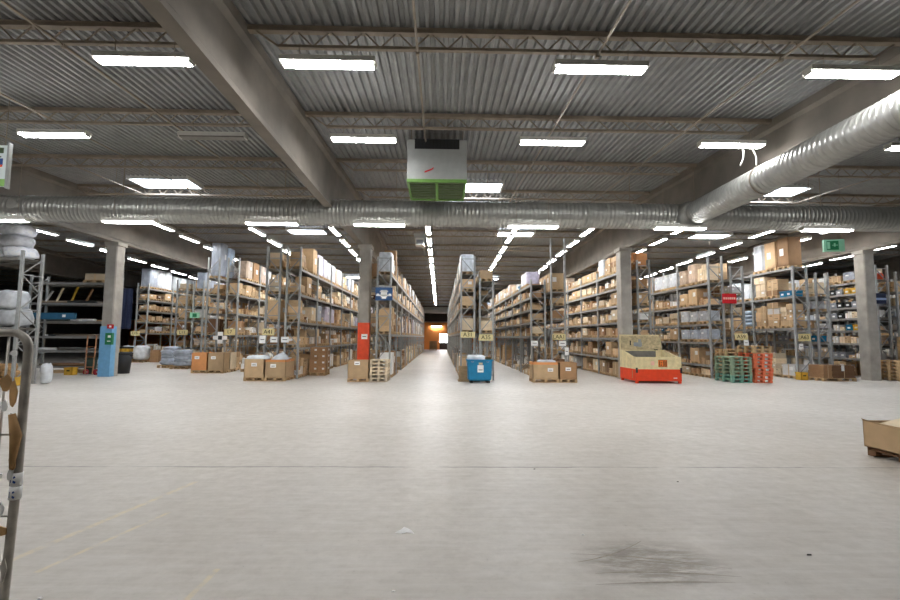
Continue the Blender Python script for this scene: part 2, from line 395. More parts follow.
# ------------------------------------------------------------------ cargo templates (unit size: x depth, y along, z up from 0)
def T_carton(tone, style, mass=False):
    mb = MB(); c = ('m_' if mass else 'c_')+tone
    mb.box((0,0,.5), (1,1,1), c)
    if not mass or style:
        mb.box((0,0,.5), (1.004,.09,1.004), 'tape')
        if style == 1:
            for s in (-1, 1): mb.box((s*.5,.22*s,.62), (.012,.3,.3), 'white')
            mb.box((.2,-.5,.6), (.3,.012,.3), 'white')
        elif style == 2:
            for s in (-1, 1): mb.box((s*.5,.25,.7), (.012,.22,.1), 'ink'); mb.box((s*.5,-.25,.2), (.012,.3,.05), 'ink')
    return mb
def T_open(tone):
    mb = MB(); c = 'c_'+tone
    mb.box((0,0,.02), (1,1,.04), c)
    for s in (-1, 1): mb.box((s*.485,0,.5), (.03,1,1), c); mb.box((0,s*.485,.5), (1,.03,1), c)
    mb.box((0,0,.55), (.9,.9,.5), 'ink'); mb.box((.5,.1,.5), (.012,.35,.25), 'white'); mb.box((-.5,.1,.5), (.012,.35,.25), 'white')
    return mb
def T_wrap(film, mass=False, seed=1):
    rn = random.Random(seed); mb = MB(); n = 24; vs = []; zs = [0,.03,.15,.32,.5,.68,.84,.96,1.]
    for zi, z in enumerate(zs):
        for j in range(n):
            a = 2*PI*(j+.5)/n; c, s = math.cos(a), math.sin(a)
            p = 1/max(abs(c), abs(s)); p = min(p, 1.32)*.5
            p *= (1-.04*rn.random())*(.94 if zi in (0, len(zs)-1) else 1)
            vs.append((c*p, s*p, z))
    fs = [(i*n+j, i*n+(j+1)%n, (i+1)*n+(j+1)%n, (i+1)*n+j) for i in range(len(zs)-1) for j in range(n)]
    fs += [tuple(range(n))[::-1], tuple(range((len(zs)-1)*n, len(zs)*n))]
    mb.add(vs, fs, ('g_' if mass else 'f_')+film)
    if not mass: mb.box((.492,.1,.6), (.012,.22,.16), 'white'); mb.box((-.492,.1,.6), (.012,.22,.16), 'white')
    return mb
def T_sack(film, seed, mass=False):
    rn = random.Random(seed); mb = MB(); n = 18; m = 10; vs = []; e = .5
    P = lambda v: math.copysign(abs(v)**e, v)
    for i in range(m+1):
        ph = -PI/2+PI*i/m
        for j in range(n):
            a = 2*PI*j/n; k = 1-.17*rn.random()*rn.random()-.05*math.sin(3*a+seed)*math.cos(4*ph+seed)
            vs.append((P(math.cos(ph))*P(math.cos(a))*.5*k, P(math.cos(ph))*P(math.sin(a))*.5*k, .5+.5*P(math.sin(ph))*k))
    fs = [(i*n+j, i*n+(j+1)%n, (i+1)*n+(j+1)%n, (i+1)*n+j) for i in range(m) for j in range(n)]
    mb.add(vs, fs, ('g_' if mass else 'f_')+film, True); return mb
def T_pallet(lx=1., ly=1., wood='wood', h=.144, nb=5):
    mb = MB(); bw = ly*.8/nb+.02
    for i in range(nb): mb.box((0,-ly/2+bw/2+(ly-bw)*i/(nb-1),h-.013), (lx,bw,.026), wood)
    for i in (-1,0,1):
        mb.box((i*(lx/2-.05),0,h-.033), (.1,ly,.022), wood)
        for j in (-1,0,1): mb.box((i*(lx/2-.05),j*(ly/2-.07),.06), (.1,.14,.078), wood)
    for j in (-1,0,1): mb.box((0,j*(ly/2-.05),.013), (lx,.1,.026), wood)
    return mb
def T_tote(kind):
    mb = MB(); k = {'blue':'binblue','grey':'tarp','black':'black','yellow':'yellow','red':'red'}[kind]
    mb.box((0,0,.04), (.9,.9,.08), k)
    for s in (-1,1):
        mb.prism([(s*.45,0),(s*.5,1),(s*.45,1),(s*.40,0)], 1, -.47, .47, k); mb.prism([(s*.45,0),(s*.5,1),(s*.45,1),(s*.40,0)], 0, -.47, .47, k)
        mb.box((s*.49,0,.95), (.06,1.04,.1), k); mb.box((0,s*.49,.95), (1.04,.06,.1), k)
        mb.box((s*.49,0,.45), (.02,.4,.3), 'white')
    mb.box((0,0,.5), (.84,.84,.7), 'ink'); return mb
TM = {}; TD = {}
def tm(key):
    if key not in TM:
        k = key[0]
        TD[key] = dict(carton=lambda: T_carton(key[1], key[2]), open=lambda: T_open(key[1]), wrap=lambda: T_wrap(key[1], False, key[2]), sack=lambda: T_sack(key[1], key[2]),
                       pallet=lambda: T_pallet(.68,.82), tote=lambda: T_tote(key[1]))[k]()
        TM[key] = TD[key].mesh({'carton':'cardboard_carton','open':'open_carton','wrap':'wrapped_load','sack':'plastic_sack','pallet':'wooden_pallet','tote':'plastic_tote'}[k])
    return TM[key]
NAME = {'carton':'cardboard_carton','open':'cardboard_carton','wrap':'wrapped_load','sack':'plastic_sack','pallet':'wooden_pallet','tote':'plastic_tote'}
ITEMS = []; MASS = {}
def massmb(kind): return MASS.setdefault(kind, MB())
def put_mass(key, Mx, kind=None):
    src = TD[key] if key in TD else (tm(key), TD[key])[1]
    kind = kind or key[0]; mb = massmb('carton' if kind == 'open' else kind)
    o = len(mb.v); mb.v += [tuple(Mx @ Vector(v)) for v in src.v]
    remap = [mb.mi(k.replace('c_','m_',1) if k.startswith('c_') else k.replace('f_','g_',1) if k.startswith('f_') else 'woodm' if k == 'wood' else k) for k in src.mats]
    for f, mi, s in zip(src.f, src.m, src.sm): mb.f.append(tuple(o+a for a in f)); mb.m.append(remap[mi]); mb.sm.append(s)
def item(key, Mx, label, cat, group, indiv=True):
    if not indiv: put_mass(key, Mx); return
    o = bpy.data.objects.new(NAME[key[0]], tm(key)); COL.objects.link(o); o.matrix_world = Mx
    tag(o, label, cat, group); ITEMS.append((o, key)); return o
def TRS(x, y, z, sx, sy, sz, rz=0): return Matrix.Translation((x,y,z)) @ Matrix.Rotation(rz, 4, 'Z') @ Matrix.Diagonal((sx,sy,sz,1))

# ------------------------------------------------------------------ racks
BAY = 2.8
def upright_mb(h, depth, hf=None):
    mb = MB()
    for d, hh in ((.04, hf or h), (depth-.04, h)):
        mb.bx((d-.035,-.05,0), (d+.035,.05,hh), 'rack'); mb.bx((d-.06,-.08,0), (d+.06,.08,.012), 'rack')
        mb.bx((d-.02,-.052,.15), (d+.02,-.050,hh-.1), 'beamst')
    return mb
def brace_mb(h, depth):
    mb = MB(); z = .18; s = 0; st = .62
    while z+st < h-.05:
        a, b = (.06, depth-.06) if s == 0 else (depth-.06, .06)
        mb.bar((a,0,z), (b,0,z+st), .03, .03, 'brace'); z += st; s ^= 1
        if s == 0: mb.bar((.06,0,z), (depth-.06,0,z), .03, .03, 'brace')
    return mb
RNG = random.Random(11)
def rack(xf, dirn, yf, nb, depth, levels, h, name, label, cargo=1., full=6, cbays=None, tall=None, style='std', special={}, rot=None, bay=BAY, toph=1.0, cull_back=True):
    """xf: aisle face, dirn +1 faces +X; local frame: face at x=0, interior towards +x, length +y"""
    if rot is None: B = Matrix.Translation((xf,yf,0)) @ Matrix.Diagonal((-dirn,1,1,1))
    else: B = Matrix.Translation((xf,yf,0)) @ Matrix.Rotation(rot, 4, 'Z')
    flip = -dirn if rot is None else 1
    R = thing('pallet_rack', label, 'rack', (xf,yf,0), rot or 0, 'rows of pallet racking')
    def part(nm, mb, me=None, loc=(0,0,0)):
        o = link(nm, me or mb.mesh(nm), R); o.location = (loc[0]*flip, loc[1], loc[2]); return o
    def mir(mb):
        if flip < 0: mb.v = [(-v[0], v[1], v[2]) for v in mb.v]
        return mb
    up = mir(upright_mb(h, depth)).mesh('upright_frame'); br = mir(brace_mb(h, depth)).mesh('bracing')
    upt = mir(upright_mb(tall, depth, tall)).mesh('upright_frame') if tall else up
    for i in range(nb+1):
        o = part('upright_frame', None, upt if (tall and i == 0) else up, (0,i*bay,0)); link('bracing', br, o)
    bf = mir(MB().bx((.0,.05,-.095), (.045,bay-.05,0), 'beamst').bx((-.012,.05,-.09), (0,.12,.03), 'rack').bx((-.012,bay-.12,-.09), (0,bay-.05,.03), 'rack')).mesh('beam')
    bb = mir(MB().bx((depth-.045,.05,-.11), (depth,bay-.05,0), 'beamst')).mesh('beam')
    sh = mir(MB().bx((.05,.06,-.03), (depth-.05,bay-.06,-.004), 'shelf')).mesh('shelf_panel')
    deep = MB()
    for i in range(nb):
        for z in levels:
            if i < full:
                part('beam', None, bf, (0,i*bay,z)); part('beam', None, bb, (0,i*bay,z)) if i < 2 else deep.bx(((depth-.045)*flip,i*bay+.05,z-.11), (depth*flip,(i+1)*bay-.05,z), 'beamst')
                part('shelf_panel', None, sh, (0,i*bay,z))
            else:
                deep.bx((0,i*bay+.05,z-.11), (.045*flip,(i+1)*bay-.05,z), 'beamst'); deep.bx((.05*flip,i*bay+.06,z-.03), ((depth-.05)*flip,(i+1)*bay-.06,z-.004), 'shelf')
    if deep.v:
        o = part('deep_beams', deep); o['kind'] = 'stuff'
    # cargo
    if not cargo: return R
    zs = [0.]+list(levels)
    for i in range(nb if cbays is None else cbays):
        for li, z in enumerate(zs):
            top = li == len(zs)-1
            clear = (zs[li+1]-z-.13) if not top else toph
            lv = 'floor level' if li == 0 else ORD[li-1]+' shelf' if not top else 'top shelf'
            ns = 3 if bay > 2 else 2
            for s in range(ns):
                sp = special.get((li if not top else 'top', i, s), special.get((li if not top else 'top', i, None)))
                tail = '%s, %s bay, %s' % (lv, ORD[i], name)
                sl = ('near','middle','far')[s] if rot is None else ('end','middle','inner')[s]
                yc = i*bay+.12+(bay-.24)/ns*(s+.5)
                slotload(B, depth, yc, z, clear, (bay-.24)/ns-.04, sp, style, li == 0, top, cargo, sl, tail, name, i < 5)
    return R
def tone(): return RNG.choices(['tan','brown','pale','white','dark'], [44,18,26,14,4])[0]
def slotload(B, depth, yc, z, clear, w, sp, style, ground, top, fill, sl, tail, rname, indiv):
    r = RNG
    def M4(x, y, zz, sx, sy, sz, rz=0): return B @ TRS(x, y, zz, sx, sy, sz, rz)
    g = 'cartons on the '+rname
    if sp == 'none': return
    kind = sp[0] if isinstance(sp, tuple) else sp
    if kind is None:
        if r.random() > fill: return
        u = r.random()
        if style == 'small': kind = 'loose' if u < .8 else 'stack'
        elif style == 'dark': kind = 'loose' if u < .14 else 'stack' if u < .22 else None
        elif style == 'mixed': kind = 'loose' if u < .45 else 'stack' if u < .62 else 'totes' if u < .82 else 'wrap' if u < .92 else None
        else: kind = 'stack' if u < .62 else 'loose' if u < .80 else 'big' if u < .93 else 'wrap'
        if top and style != 'dark': kind = 'stack' if u < .5 else 'big' if u < .66 else 'wrap' if u < .88 else None
        if ground and style not in ('small',): kind = 'big' if u < .5 else 'stack' if u < .8 else None
    if kind is None: return
    pd = min(.66, depth-.08); xc = depth/2-.01; zz = z+.002
    if kind in ('stack','big','wrap','sacks'):
        if clear > .45:
            item(('pallet',), M4(xc, yc, zz, (depth-.06)/.68, w*.97/.82, .13/.144), 'wooden pallet, %s of the row, %s' % (sl, tail), 'pallet', 'pallets on the '+rname, indiv)
            zz += .131; clear -= .135
    av = min(clear-.06, 1.15)
    if kind == 'wrap':
        film = sp[1] if isinstance(sp, tuple) else r.choices(['clear','grey','lilac','brownish'], [4,2,1,3])[0]
        hgt = (sp[2] if top else min(av, sp[2])) if isinstance(sp, tuple) and len(sp) > 2 else min(av, r.uniform(.6,.95) if top else av*r.uniform(.7,.95))
        item(('wrap', film, r.randint(1,3)), M4(xc, yc, zz, depth-.07, w*.96, hgt), '%s film load, %s of row, %s' % (film if film != 'lilac' else 'pale lilac', sl, tail), 'pallet load', 'wrapped loads on the '+rname, indiv)
    elif kind == 'big':
        t = sp[1] if isinstance(sp, tuple) else tone(); hgt = (sp[2] if top else min(av, sp[2])) if isinstance(sp, tuple) and len(sp) > 2 else min(av, r.uniform(.5,.85))
        key = ('open', t) if r.random() < .25 else ('carton', t, r.choice((1,1,0)))
        item(key, M4(xc, yc, zz, depth-.1, w*r.uniform(.86,.95), hgt), '%s %scarton filling the %s pallet, %s' % (t, 'open ' if key[0] == 'open' else 'big ', sl, tail), 'carton', g, indiv)
    elif kind == 'stack':
        nc = r.choice((1,2,2)); t = sp[1] if isinstance(sp, tuple) and len(sp) > 1 else (r.choice(('white','white','tan','pale')) if style == 'mixed' else tone())
        for c in range(nc):
            hh = r.uniform(.2,.36); n = max(1, min(4, int(av/hh))); n = max(1, n-r.choice((0,0,1,1,2))) if not isinstance(sp, tuple) else n
            if hh > av: hh = av
            if hh < .06: continue
            for q in range(n):
                cw = w*.96/nc*r.uniform(.88,.98); tt = t if r.random() < .8 else tone()
                item(('carton', tt, r.choice((0,0,1,2))), M4(xc+r.uniform(-.03,.02), yc+(c-(nc-1)/2)*w*.96/nc, zz+q*hh, (depth-.12)*r.uniform(.85,1), cw, hh*.99, r.uniform(-.03,.03)),
                     '%s carton, %s%s on %s pallet, %s' % (tt, ('lowest','second','third','topmost')[q], '' if nc == 1 else (' near', ' far')[c], sl, tail), 'carton', g, indiv)
    elif kind == 'loose':
        y = yc-w/2; n = 0
        while y < yc+w/2-.14:
            cw = min(r.uniform(.18,.42), yc+w/2-y); hh = min(r.uniform(.14,.38), av+.02)
            if hh < .05: break
            tt = tone() if style != 'mixed' else r.choice(('white','pale','tan','white'))
            item(('carton', tt, r.choice((0,1,2))), M4(xc-r.uniform(0,.06), y+cw/2, zz, (depth-.12)*r.uniform(.7,1), cw*.94, hh, r.uniform(-.05,.05)), '%s loose carton, %s in the %s group, %s' % (tt, ORD[n], sl, tail), 'carton', g, indiv)
            y += cw+r.choice((0,0,.05)); n += 1
    elif kind == 'totes':
        for c in range(2):
            k = sp[1] if isinstance(sp, tuple) else r.choice(('blue','grey','grey','grey','black','black','yellow'))
            hh = min(.28, av); 
            if hh < .1: continue
            item(('tote', k), M4(xc, yc+(c-.5)*w*.48, zz, depth-.15, w*.45, hh), '%s plastic tote, %s of the %s pair, %s' % (k, ('near','far')[c], sl, tail), 'tote', 'totes on the '+rname, indiv)
    elif kind == 'bigbags':
        nq = sp[2] if len(sp) > 2 else 2; hq = .62 if nq == 2 else .40
        for q in range(nq):
            item(('sack', sp[1], 4+q+(0 if sl == 'end' else 2)), M4(xc-.06*((q*5)%3-1), yc+.05*((q*7)%3-1), zz+q*hq, depth-.03, w*1.04, hq*1.14), '%s plastic big bag, %s %s, on the sack rack' % ('clear' if nq == 2 else 'white', (('lower','upper') if nq == 2 else ('lowest above','middle above','topmost above'))[q], 'at the post' if sl == 'end' else 'away from the post'), 'sack', 'big bags on the sack rack', indiv)
    elif kind == 'sacks':
        film = sp[1] if isinstance(sp, tuple) else 'clear'
        for q in range(4):
            item(('sack', film, 1+q), M4(xc, yc, zz+q*.2, depth-.05, w*.98, .24), '%s plastic sack, %s in its pile, %s, %s' % (film, ('lowest','second','third','topmost')[q], sl, tail), 'sack', 'sacks on the '+rname, indiv)

D = .64
sp_L1 = {('top',0,0):('wrap','clear',.85), ('top',0,1):('stack','white'), ('top',0,2):('big','brown',1.25), ('top',1,None):None, (1,0,0):('stack','tan'), (1,0,1):('stack','tan'), (1,0,2):('stack','brown'), (0,0,0):'none', (0,0,1):('big','white',.95), (0,0,2):('big','brown',1.)}
rack(-2.1, 1, 19.5, 14, D, [1.9,3.5,4.45], 5.2, 'blue sign rack', 'grey pallet rack with the blue sign, on the near side of the main aisle', special=sp_L1)
rack(-3.5, -1, 21.0, 12, D, [1.9,3.5,4.45], 4.9, 'rack behind banded column', 'grey pallet rack standing behind the orange banded column', cbays=2, full=2)
sp_L2 = {('top',0,0):('stack','tan'), ('top',0,1):'none', ('top',0,2):('big','tan',1.1), ('top',1,0):('wrap','lilac',1.0), ('top',1,1):('wrap','lilac',.95), ('top',1,2):('wrap','clear',.9), ('top',2,0):('wrap','clear',.9), ('top',2,1):('wrap','brownish',.85), ('top',2,2):('wrap','clear',.9)}
rack(-6.03, 1, 19.8, 14, D, [1.3,2.4,3.6,4.7], 5.65, 'white bag rack', 'grey pallet rack behind the cartons topped with white bags', special=sp_L2)
sp_L2t = {('top',0,None):('stack','tan'), (1,0,None):('stack','brown'), (2,0,None):('big','tan',.8)}
rack(-7.52, -1, 19.8, 12, D, [1.3,2.4,3.6,4.7], 5.65, 'rack behind white bag rack', 'grey pallet rack back to back with the white bag carton rack', cbays=2, full=2, special=sp_L2t)
sp_L3 = {('top',0,0):'none', ('top',0,1):('wrap','brownish',.95), ('top',0,2):('big','brown',1.0), ('top',1,0):('wrap','brownish',.95), ('top',1,1):('wrap','clear',.9), ('top',1,2):('big','tan',.7), ('top',2,None):('big','tan',.8), (2,0,None):('loose',), (3,0,None):('stack','tan')}
rack(-10.5, 1, 24.0, 12, D, [1.83,2.94,3.9,4.78], 5.85, 'three carton rack', 'grey pallet rack behind the three joined pallet cartons', special=sp_L3)
sp_L3t = {('top',0,0):('wrap','grey',1.75), ('top',0,1):('wrap','blue',1.65), (1,0,None):('stack','dark'), (2,0,None):('loose',)}
rack(-12.15, -1, 24.0, 10, D, [1.83,2.94,3.9,4.78], 5.85, 'tall wrapped load rack', 'grey pallet rack topped by the tall grey wrapped load', cbays=2, full=2, special=sp_L3t)
sp_L4 = {('top',i,None):('wrap','grey',.95) for i in range(3)}
rack(-13.8, 1, 27.0, 10, D, [1.1,1.9,2.7,3.5,4.4], 5.0, 'green sign rack', 'grey pallet rack with the small green sign near its end', special=sp_L4)
rack(-15.4, -1, 27.0, 8, D, [1.1,1.9,2.7,3.5,4.4], 5.0, 'rack behind green sign rack', 'grey pallet rack back to back with the green sign rack', cbays=2, full=2)
sp_L5 = {('top',i,s):('wrap','grey' if i == 0 and s == 0 else 'clear',1.25 if i == 0 else 1.05) for i in range(4) for s in range(3)}
rack(-19.75, 1, 31.4, 9, .8, [1.93,2.68,3.43,4.17,4.95], 5.3, 'white load rack', 'grey pallet rack topped by a row of white wrapped loads', special=sp_L5, toph=1.3)
sp_R1 = {('top',0,0):('wrap','clear',.75), ('top',0,1):('wrap','clear',.9), (1,0,0):('big','pale',.5), (0,0,0):'none', (2,0,0):('big','tan',.6), (3,0,0):('big','tan',.45)}
rack(.82, -1, 19.5, 14, D, [1.97,3.03,3.75,4.49], 5.25, 'blue tub rack', 'grey pallet rack behind the blue tub, facing the main aisle', special=sp_R1)
sp_R1t = {('top',0,0):('big','tan',.35), (1,0,0):('big','pale',.4), (2,0,0):'none', (3,0,0):'none', (2,0,1):'none', (3,0,1):'none', (0,0,None):'none'}
rack(2.26, 1, 19.5, 12, D, [1.97,3.0,3.6,4.2], 4.3, 'rack behind blue tub', 'lower grey pallet rack directly behind the blue tub', cbays=2, full=2, special=sp_R1t)
sp_R2 = {('top',0,0):'none', ('top',0,1):('wrap','lilac',.6), ('top',0,2):('wrap','clear',.6), ('top',1,0):('totes','blue'), ('top',1,1):('stack','white'), ('top',1,2):('stack','pale')}
rack(4.14, -1, 21.2, 13, .72, [1.87,2.51,3.11,3.68,4.27], 4.5, 'two carton rack', 'grey pallet rack with close shelves behind the two joined cartons', style='small', special=sp_R2, toph=.8)
sp_R2t = {('top',0,None):('big','tan',.75), (3,0,None):('stack','tan'), (2,0,None):('stack','brown'), (1,0,None):('loose',), (4,0,None):('stack','tan')}
rack(5.8, 1, 21.2, 10, .72, [1.87,2.6,3.3,3.95], 4.4, 'tall post rack', 'grey pallet rack with two extra tall front posts', cbays=2, full=2, tall=6.45, special=sp_R2t)
sp_R3 = {('top',0,0):('stack','tan'), ('top',0,1):('stack','tan'), ('top',1,None):('big','tan',.35)}
rack(8.09, -1, 20.85, 13, D, [.9,1.82,2.53,3.31,4.1,4.8], 5.15, 'orange skip rack', 'grey pallet rack beside the column at the orange skip', special=sp_R3)
sp_R3t = {('top',0,0):('stack','orange'), ('top',0,1):('stack','orange'), (4,0,None):('big','tan',.6)}
rack(9.62, 1, 20.85, 10, D, [.9,1.82,2.53,3.31,4.1,5.0], 5.4, 'orange carton rack', 'grey pallet rack just past the column, orange cartons on top', cbays=2, full=2, special=sp_R3t)
sp_R5 = {('top',0,0):('stack','pale'), ('top',0,1):('wrap','brownish',.9), ('top',0,2):('wrap','brownish',.7), ('top',1,None):('wrap','clear',.72), ('top',2,None):('wrap','brownish',.8), (3,0,None):('wrap','clear'), (2,0,None):('wrap','grey'), (3,1,None):('stack','pale')}
rack(12.38, -1, 21.0, 12, .72, [.6,1.65,2.5,3.4,4.42], 5.65, 'red sign rack', 'grey pallet rack next to the red sign behind the green pallets', special=sp_R5)
rack(14.05, 1, 21.0, 10, .64, [.6,1.9,2.9,3.83,4.6], 5.2, 'rack behind red sign', 'grey pallet rack behind the red sign', cbays=2, full=2)
sp_R6 = {('top',0,0):('big','brown',1.35), ('top',0,1):('big','tan',1.3), ('top',0,2):('wrap','clear',1.3), (2,0,0):('totes','blue'), (2,0,1):('stack','tan'), (2,0,2):('stack','pale'), (2,1,None):('wrap','clear'), (1,0,None):('stack','tan'), (1,1,0):('sacks','blue'), ('top',1,None):'none'}
rack(16.25, -1, 20.85, 12, .72, [2.33,3.80,5.14], 5.2, 'brown top load rack', 'dark grey pallet rack with tall brown cartons on its top shelf', special=sp_R6, style='mixed', toph=1.5)
rack(17.95, 1, 20.85, 8, .64, [1.0,1.7,2.33,3.1,3.80], 4.9, 'rack behind flat cartons', 'grey pallet rack behind the pallet of flat brown cartons', cbays=3, full=2, style='mixed')
rack(20.3, -1, 21.0, 10, .64, [.9,1.63,2.27,2.87,3.41,4.08,4.63], 5.3, 'grey column rack', 'grey shelving rack behind the bare column past the exit sign', style='mixed', toph=.6)
rack(21.9, 1, 21.0, 6, .64, [.9,1.63,2.27,2.87,3.41,4.08], 5.0, 'rack past bare column', 'grey shelving rack past the bare column, beside stacked pallets', cbays=2, full=2, style='mixed')
rack(23.9, -1, 21.0, 8, .64, [1.0,2.0,3.0,4.0], 5.0, 'furthest side rack', 'grey pallet rack furthest along past the bare column', style='mixed', toph=.6)
# shelving facing the camera by the blue column, and the rack of clear sacks
rack(-15.75, -1, 21.95, 1, 1.0, [.32,1.05,1.71,2.42,3.28,4.25], 4.6, 'long goods shelving', 'dark grey long goods shelving standing behind the sack rack', rot=PI/2, bay=3.6, style='dark', toph=.5, special={('top',0,0):('stack','pale'), ('top',0,1):'none', ('top',0,2):'none'})
sp_LN = {('top',0,0):('bigbags','white',3), ('top',0,1):('bigbags','white',3), (1,0,0):('bigbags','clear'), (1,0,1):('bigbags','blue'), (0,0,0):'none', (0,0,1):'none'}
rack(-14.8, -1, 16.35, 1, .9, [2.03,4.5], 4.75, 'sack rack', 'grey pallet rack holding clear sacks at the edge of the hall', rot=PI/2, bay=1.9, special=sp_LN, toph=1.4)

# ------------------------------------------------------------------ things on the floor
def pallet(x, y, z, lx, ly, label, group=None, wood='wood', h=.144, rz=0, nb=5):
    o = T_pallet(lx, ly, wood, h, nb).build('wooden_pallet', None, (x,y,z)); o.rotation_euler = (0,0,rz)
    return tag(o, label, 'pallet', group)
def pallet_box(x0, x1, y0, y1, h, tone_, label, rim=None, sticker=(.35,.72), flap=None, plabel=None):
    x, y, lx, ly = (x0+x1)/2, (y0+y1)/2, x1-x0, y1-y0
    pallet(x, y, 0, lx+.02, ly+.02, plabel, 'pallets under floor cartons')
    t = thing('pallet_carton', label, 'carton', (x,y,.146), 0, 'pallet cartons on the open floor')
    c = 'c_'+tone_; w = .022
    mb = MB().bx((-lx/2,-ly/2,0), (lx/2,ly/2,.015), c)
    for s in (-1,1):
        mb.bx((s*lx/2,-ly/2,0), (s*(lx/2-w),ly/2,h), c); mb.bx((-lx/2,s*ly/2,0), (lx/2,s*(ly/2-w),h), c)
    mb.bx((-lx/2-.004,-ly/2-.004,h*.52), (lx/2+.004,ly/2+.004,h*.53), c)
    mb.build('sleeve', t)
    if rim:
        r = MB()
        for s in (-1,1):
            r.bx((s*(lx/2+.006),-ly/2-.006,h-.09), (s*(lx/2-w),ly/2+.006,h+.005), rim); r.bx((-lx/2-.006,s*(ly/2+.006),h-.09), (lx/2+.006,s*(ly/2-w),h+.005), rim)
        r.build('rim', t)
    sx = -lx/2+lx*sticker[0]; sz = h*sticker[1]
    MB().bx((sx-.11,-ly/2-.012,sz-.07), (sx+.11,-ly/2-.001,sz+.07), 'white').bx((sx-.07,-ly/2-.014,sz-.02), (sx+.07,-ly/2-.012,sz+.0), 'ink').build('paper_label', t)
    MB().bx((-lx/2+.03,-ly/2+.03,h*.8), (lx/2-.03,ly/2-.03,h*.82), 'scrap').build('contents_top', t)
    if flap: 
        MB().box(flap[0], flap[1], c, Matrix.Rotation(flap[2], 3, 'Y')).build('flap', t)
    return t
pallet_box(-11.85,-11.12,22.3,23.1,.82,'orange','orange brown pallet carton, first of three joined by the wrapped load rack', plabel='pallet under the orange brown carton beside joined cartons')
pallet_box(-11.08,-10.34,22.3,22.95,.82,'tan','tan pallet carton in the middle of the three joined cartons', plabel='pallet under the middle of the three joined cartons')
pallet_box(-11.02,-10.34,23.0,23.7,.82,'pale','pale pallet carton at the back of the three joined cartons', plabel='pallet under the back one of three joined cartons')
def lump(name, label, cat, c, d, key, seed, group=None):
    mb = T_sack(key, seed); mb.v = [(v[0]*d[0], v[1]*d[1], v[2]*d[2]) for v in mb.v]
    return tag(mb.build(name, None, c), label, cat, group)
pallet_box(-7.8,-7.02,18.6,19.3,.72,'tan','tan pallet carton with a long paper label and white bag on top', sticker=(.5,.7), plabel='pallet under the tan carton with long paper label')
lump('plastic_bag', 'white plastic bag bulging out of the tan labelled pallet carton', 'bag', (-7.38,18.95,.72), (.86,.66,.3), 'clear', 5)
pallet_box(-6.98,-6.17,18.6,19.7,.70,'tan','tan pallet carton with orange rim under a peaked white bag', rim='c_orange', sticker=(.4,.66), plabel='pallet under the orange rimmed carton with peaked bag')
def peaked():
    mb = MB(); n = 12; vs = [(math.cos(2*PI*i/n)*.42*(1+.12*math.sin(5*i)), math.sin(2*PI*i/n)*.55*(1+.1*math.cos(3*i)), 0) for i in range(n)]
    vs += [(math.cos(2*PI*i/n)*.24*(1+.2*math.sin(4*i))+.05, math.sin(2*PI*i/n)*.3, .2) for i in range(n)]+[(.1,0,.36)]
    fs = [(i,(i+1)%n,n+(i+1)%n,n+i) for i in range(n)]+[(n+i,n+(i+1)%n,2*n) for i in range(n)]+[tuple(range(n))[::-1]]
    mb.add(vs, fs, 'f_clear'); return mb
tag(peaked().build('plastic_bag', None, (-6.57,19.15,.79)), 'peaked white plastic bag on the orange rimmed pallet carton', 'bag')
pallet_box(-3.68,-2.86,18.5,19.2,.70,'tan','tan pallet carton below the orange banded column beside stacked pallets', sticker=(.45,.84), plabel='pallet under the tan carton below the banded column')
for i in range(6):
    pallet(-2.46+.01*(i%2), 18.95, i*.145, .7, .9, '%s light wooden pallet of the stack at the orange banded column' % ('lowest','second','third','fourth','fifth','topmost')[i], 'light pallets at the banded column', wood='c_pale')
pallet_box(3.72,4.76,18.6,19.35,.66,'tan','wide tan carton with orange rim beside the blue tub aisle', rim='c_orange', sticker=(.68,.55), flap=((-.66,-.1,.56), (.3,.4,.015), .2), plabel='pallet under the wide carton with orange rim')
pallet_box(4.8,5.5,18.6,19.35,.66,'brown','plain brown pallet carton joined to the wide orange rimmed carton', sticker=(.5,.6), plabel='pallet under the plain brown carton beside the rimmed one')
lump('plastic_bag', 'crumpled clear plastic lying on top of the wide orange rimmed carton', 'bag', (4.35,18.98,.68), (.8,.55,.22), 'clear', 9)
# blue tub
t = thing('blue_tub', 'blue plastic tub on skids full of waste in front of the racks', 'tub', (1.56,18.65,0))
mb = MB(); w = .035
def ring(hx, hy, z, ch): return [(-hx+ch,-hy,z),(hx-ch,-hy,z),(hx,-hy+ch,z),(hx,hy-ch,z),(hx-ch,hy,z),(-hx+ch,hy,z),(-hx,hy-ch,z),(-hx,-hy+ch,z)]
rs = [ring(.40,.30,.08,.05), ring(.46,.36,.14,.05), ring(.49,.39,.9,.04), ring(.52,.42,.9,.04), ring(.52,.42,.86,.04)]
inn = [ring(.46,.36,.9,.04), ring(.42,.32,.16,.05)]
vs = []; 
for r in [rs[0], rs[1], rs[2], inn[0], inn[1]]: vs += r
fs = [(i*8+j, i*8+(j+1)%8, (i+1)*8+(j+1)%8, (i+1)*8+j) for i in range(4) for j in range(8)]+[tuple(range(8))[::-1], tuple(range(32,40))]
mb.add(vs, fs, 'binblue').build('shell', t)
mb = MB(); vs = ring(.52,.42,.86,.04)+ring(.52,.42,.92,.04)+ring(.46,.36,.92,.04)+ring(.46,.36,.86,.04)
mb.add(vs, [(i*8+j, i*8+(j+1)%8, ((i+1)%4)*8+(j+1)%8, ((i+1)%4)*8+j) for i in range(4) for j in range(8)], 'binblue').build('rim', t)
for s in (-1,1): MB().bx((s*.34-.06,-.34,0), (s*.34+.06,.34,.09), 'black').build('skid', t)
MB().bx((-.1,-.405,.42), (.14,-.39,.70), 'white').bx((-.06,-.408,.5), (.1,-.405,.53), 'ink').bx((-.05,-.405,.72), (.1,-.39,.80), 'c_pale').build('paper_label', t)
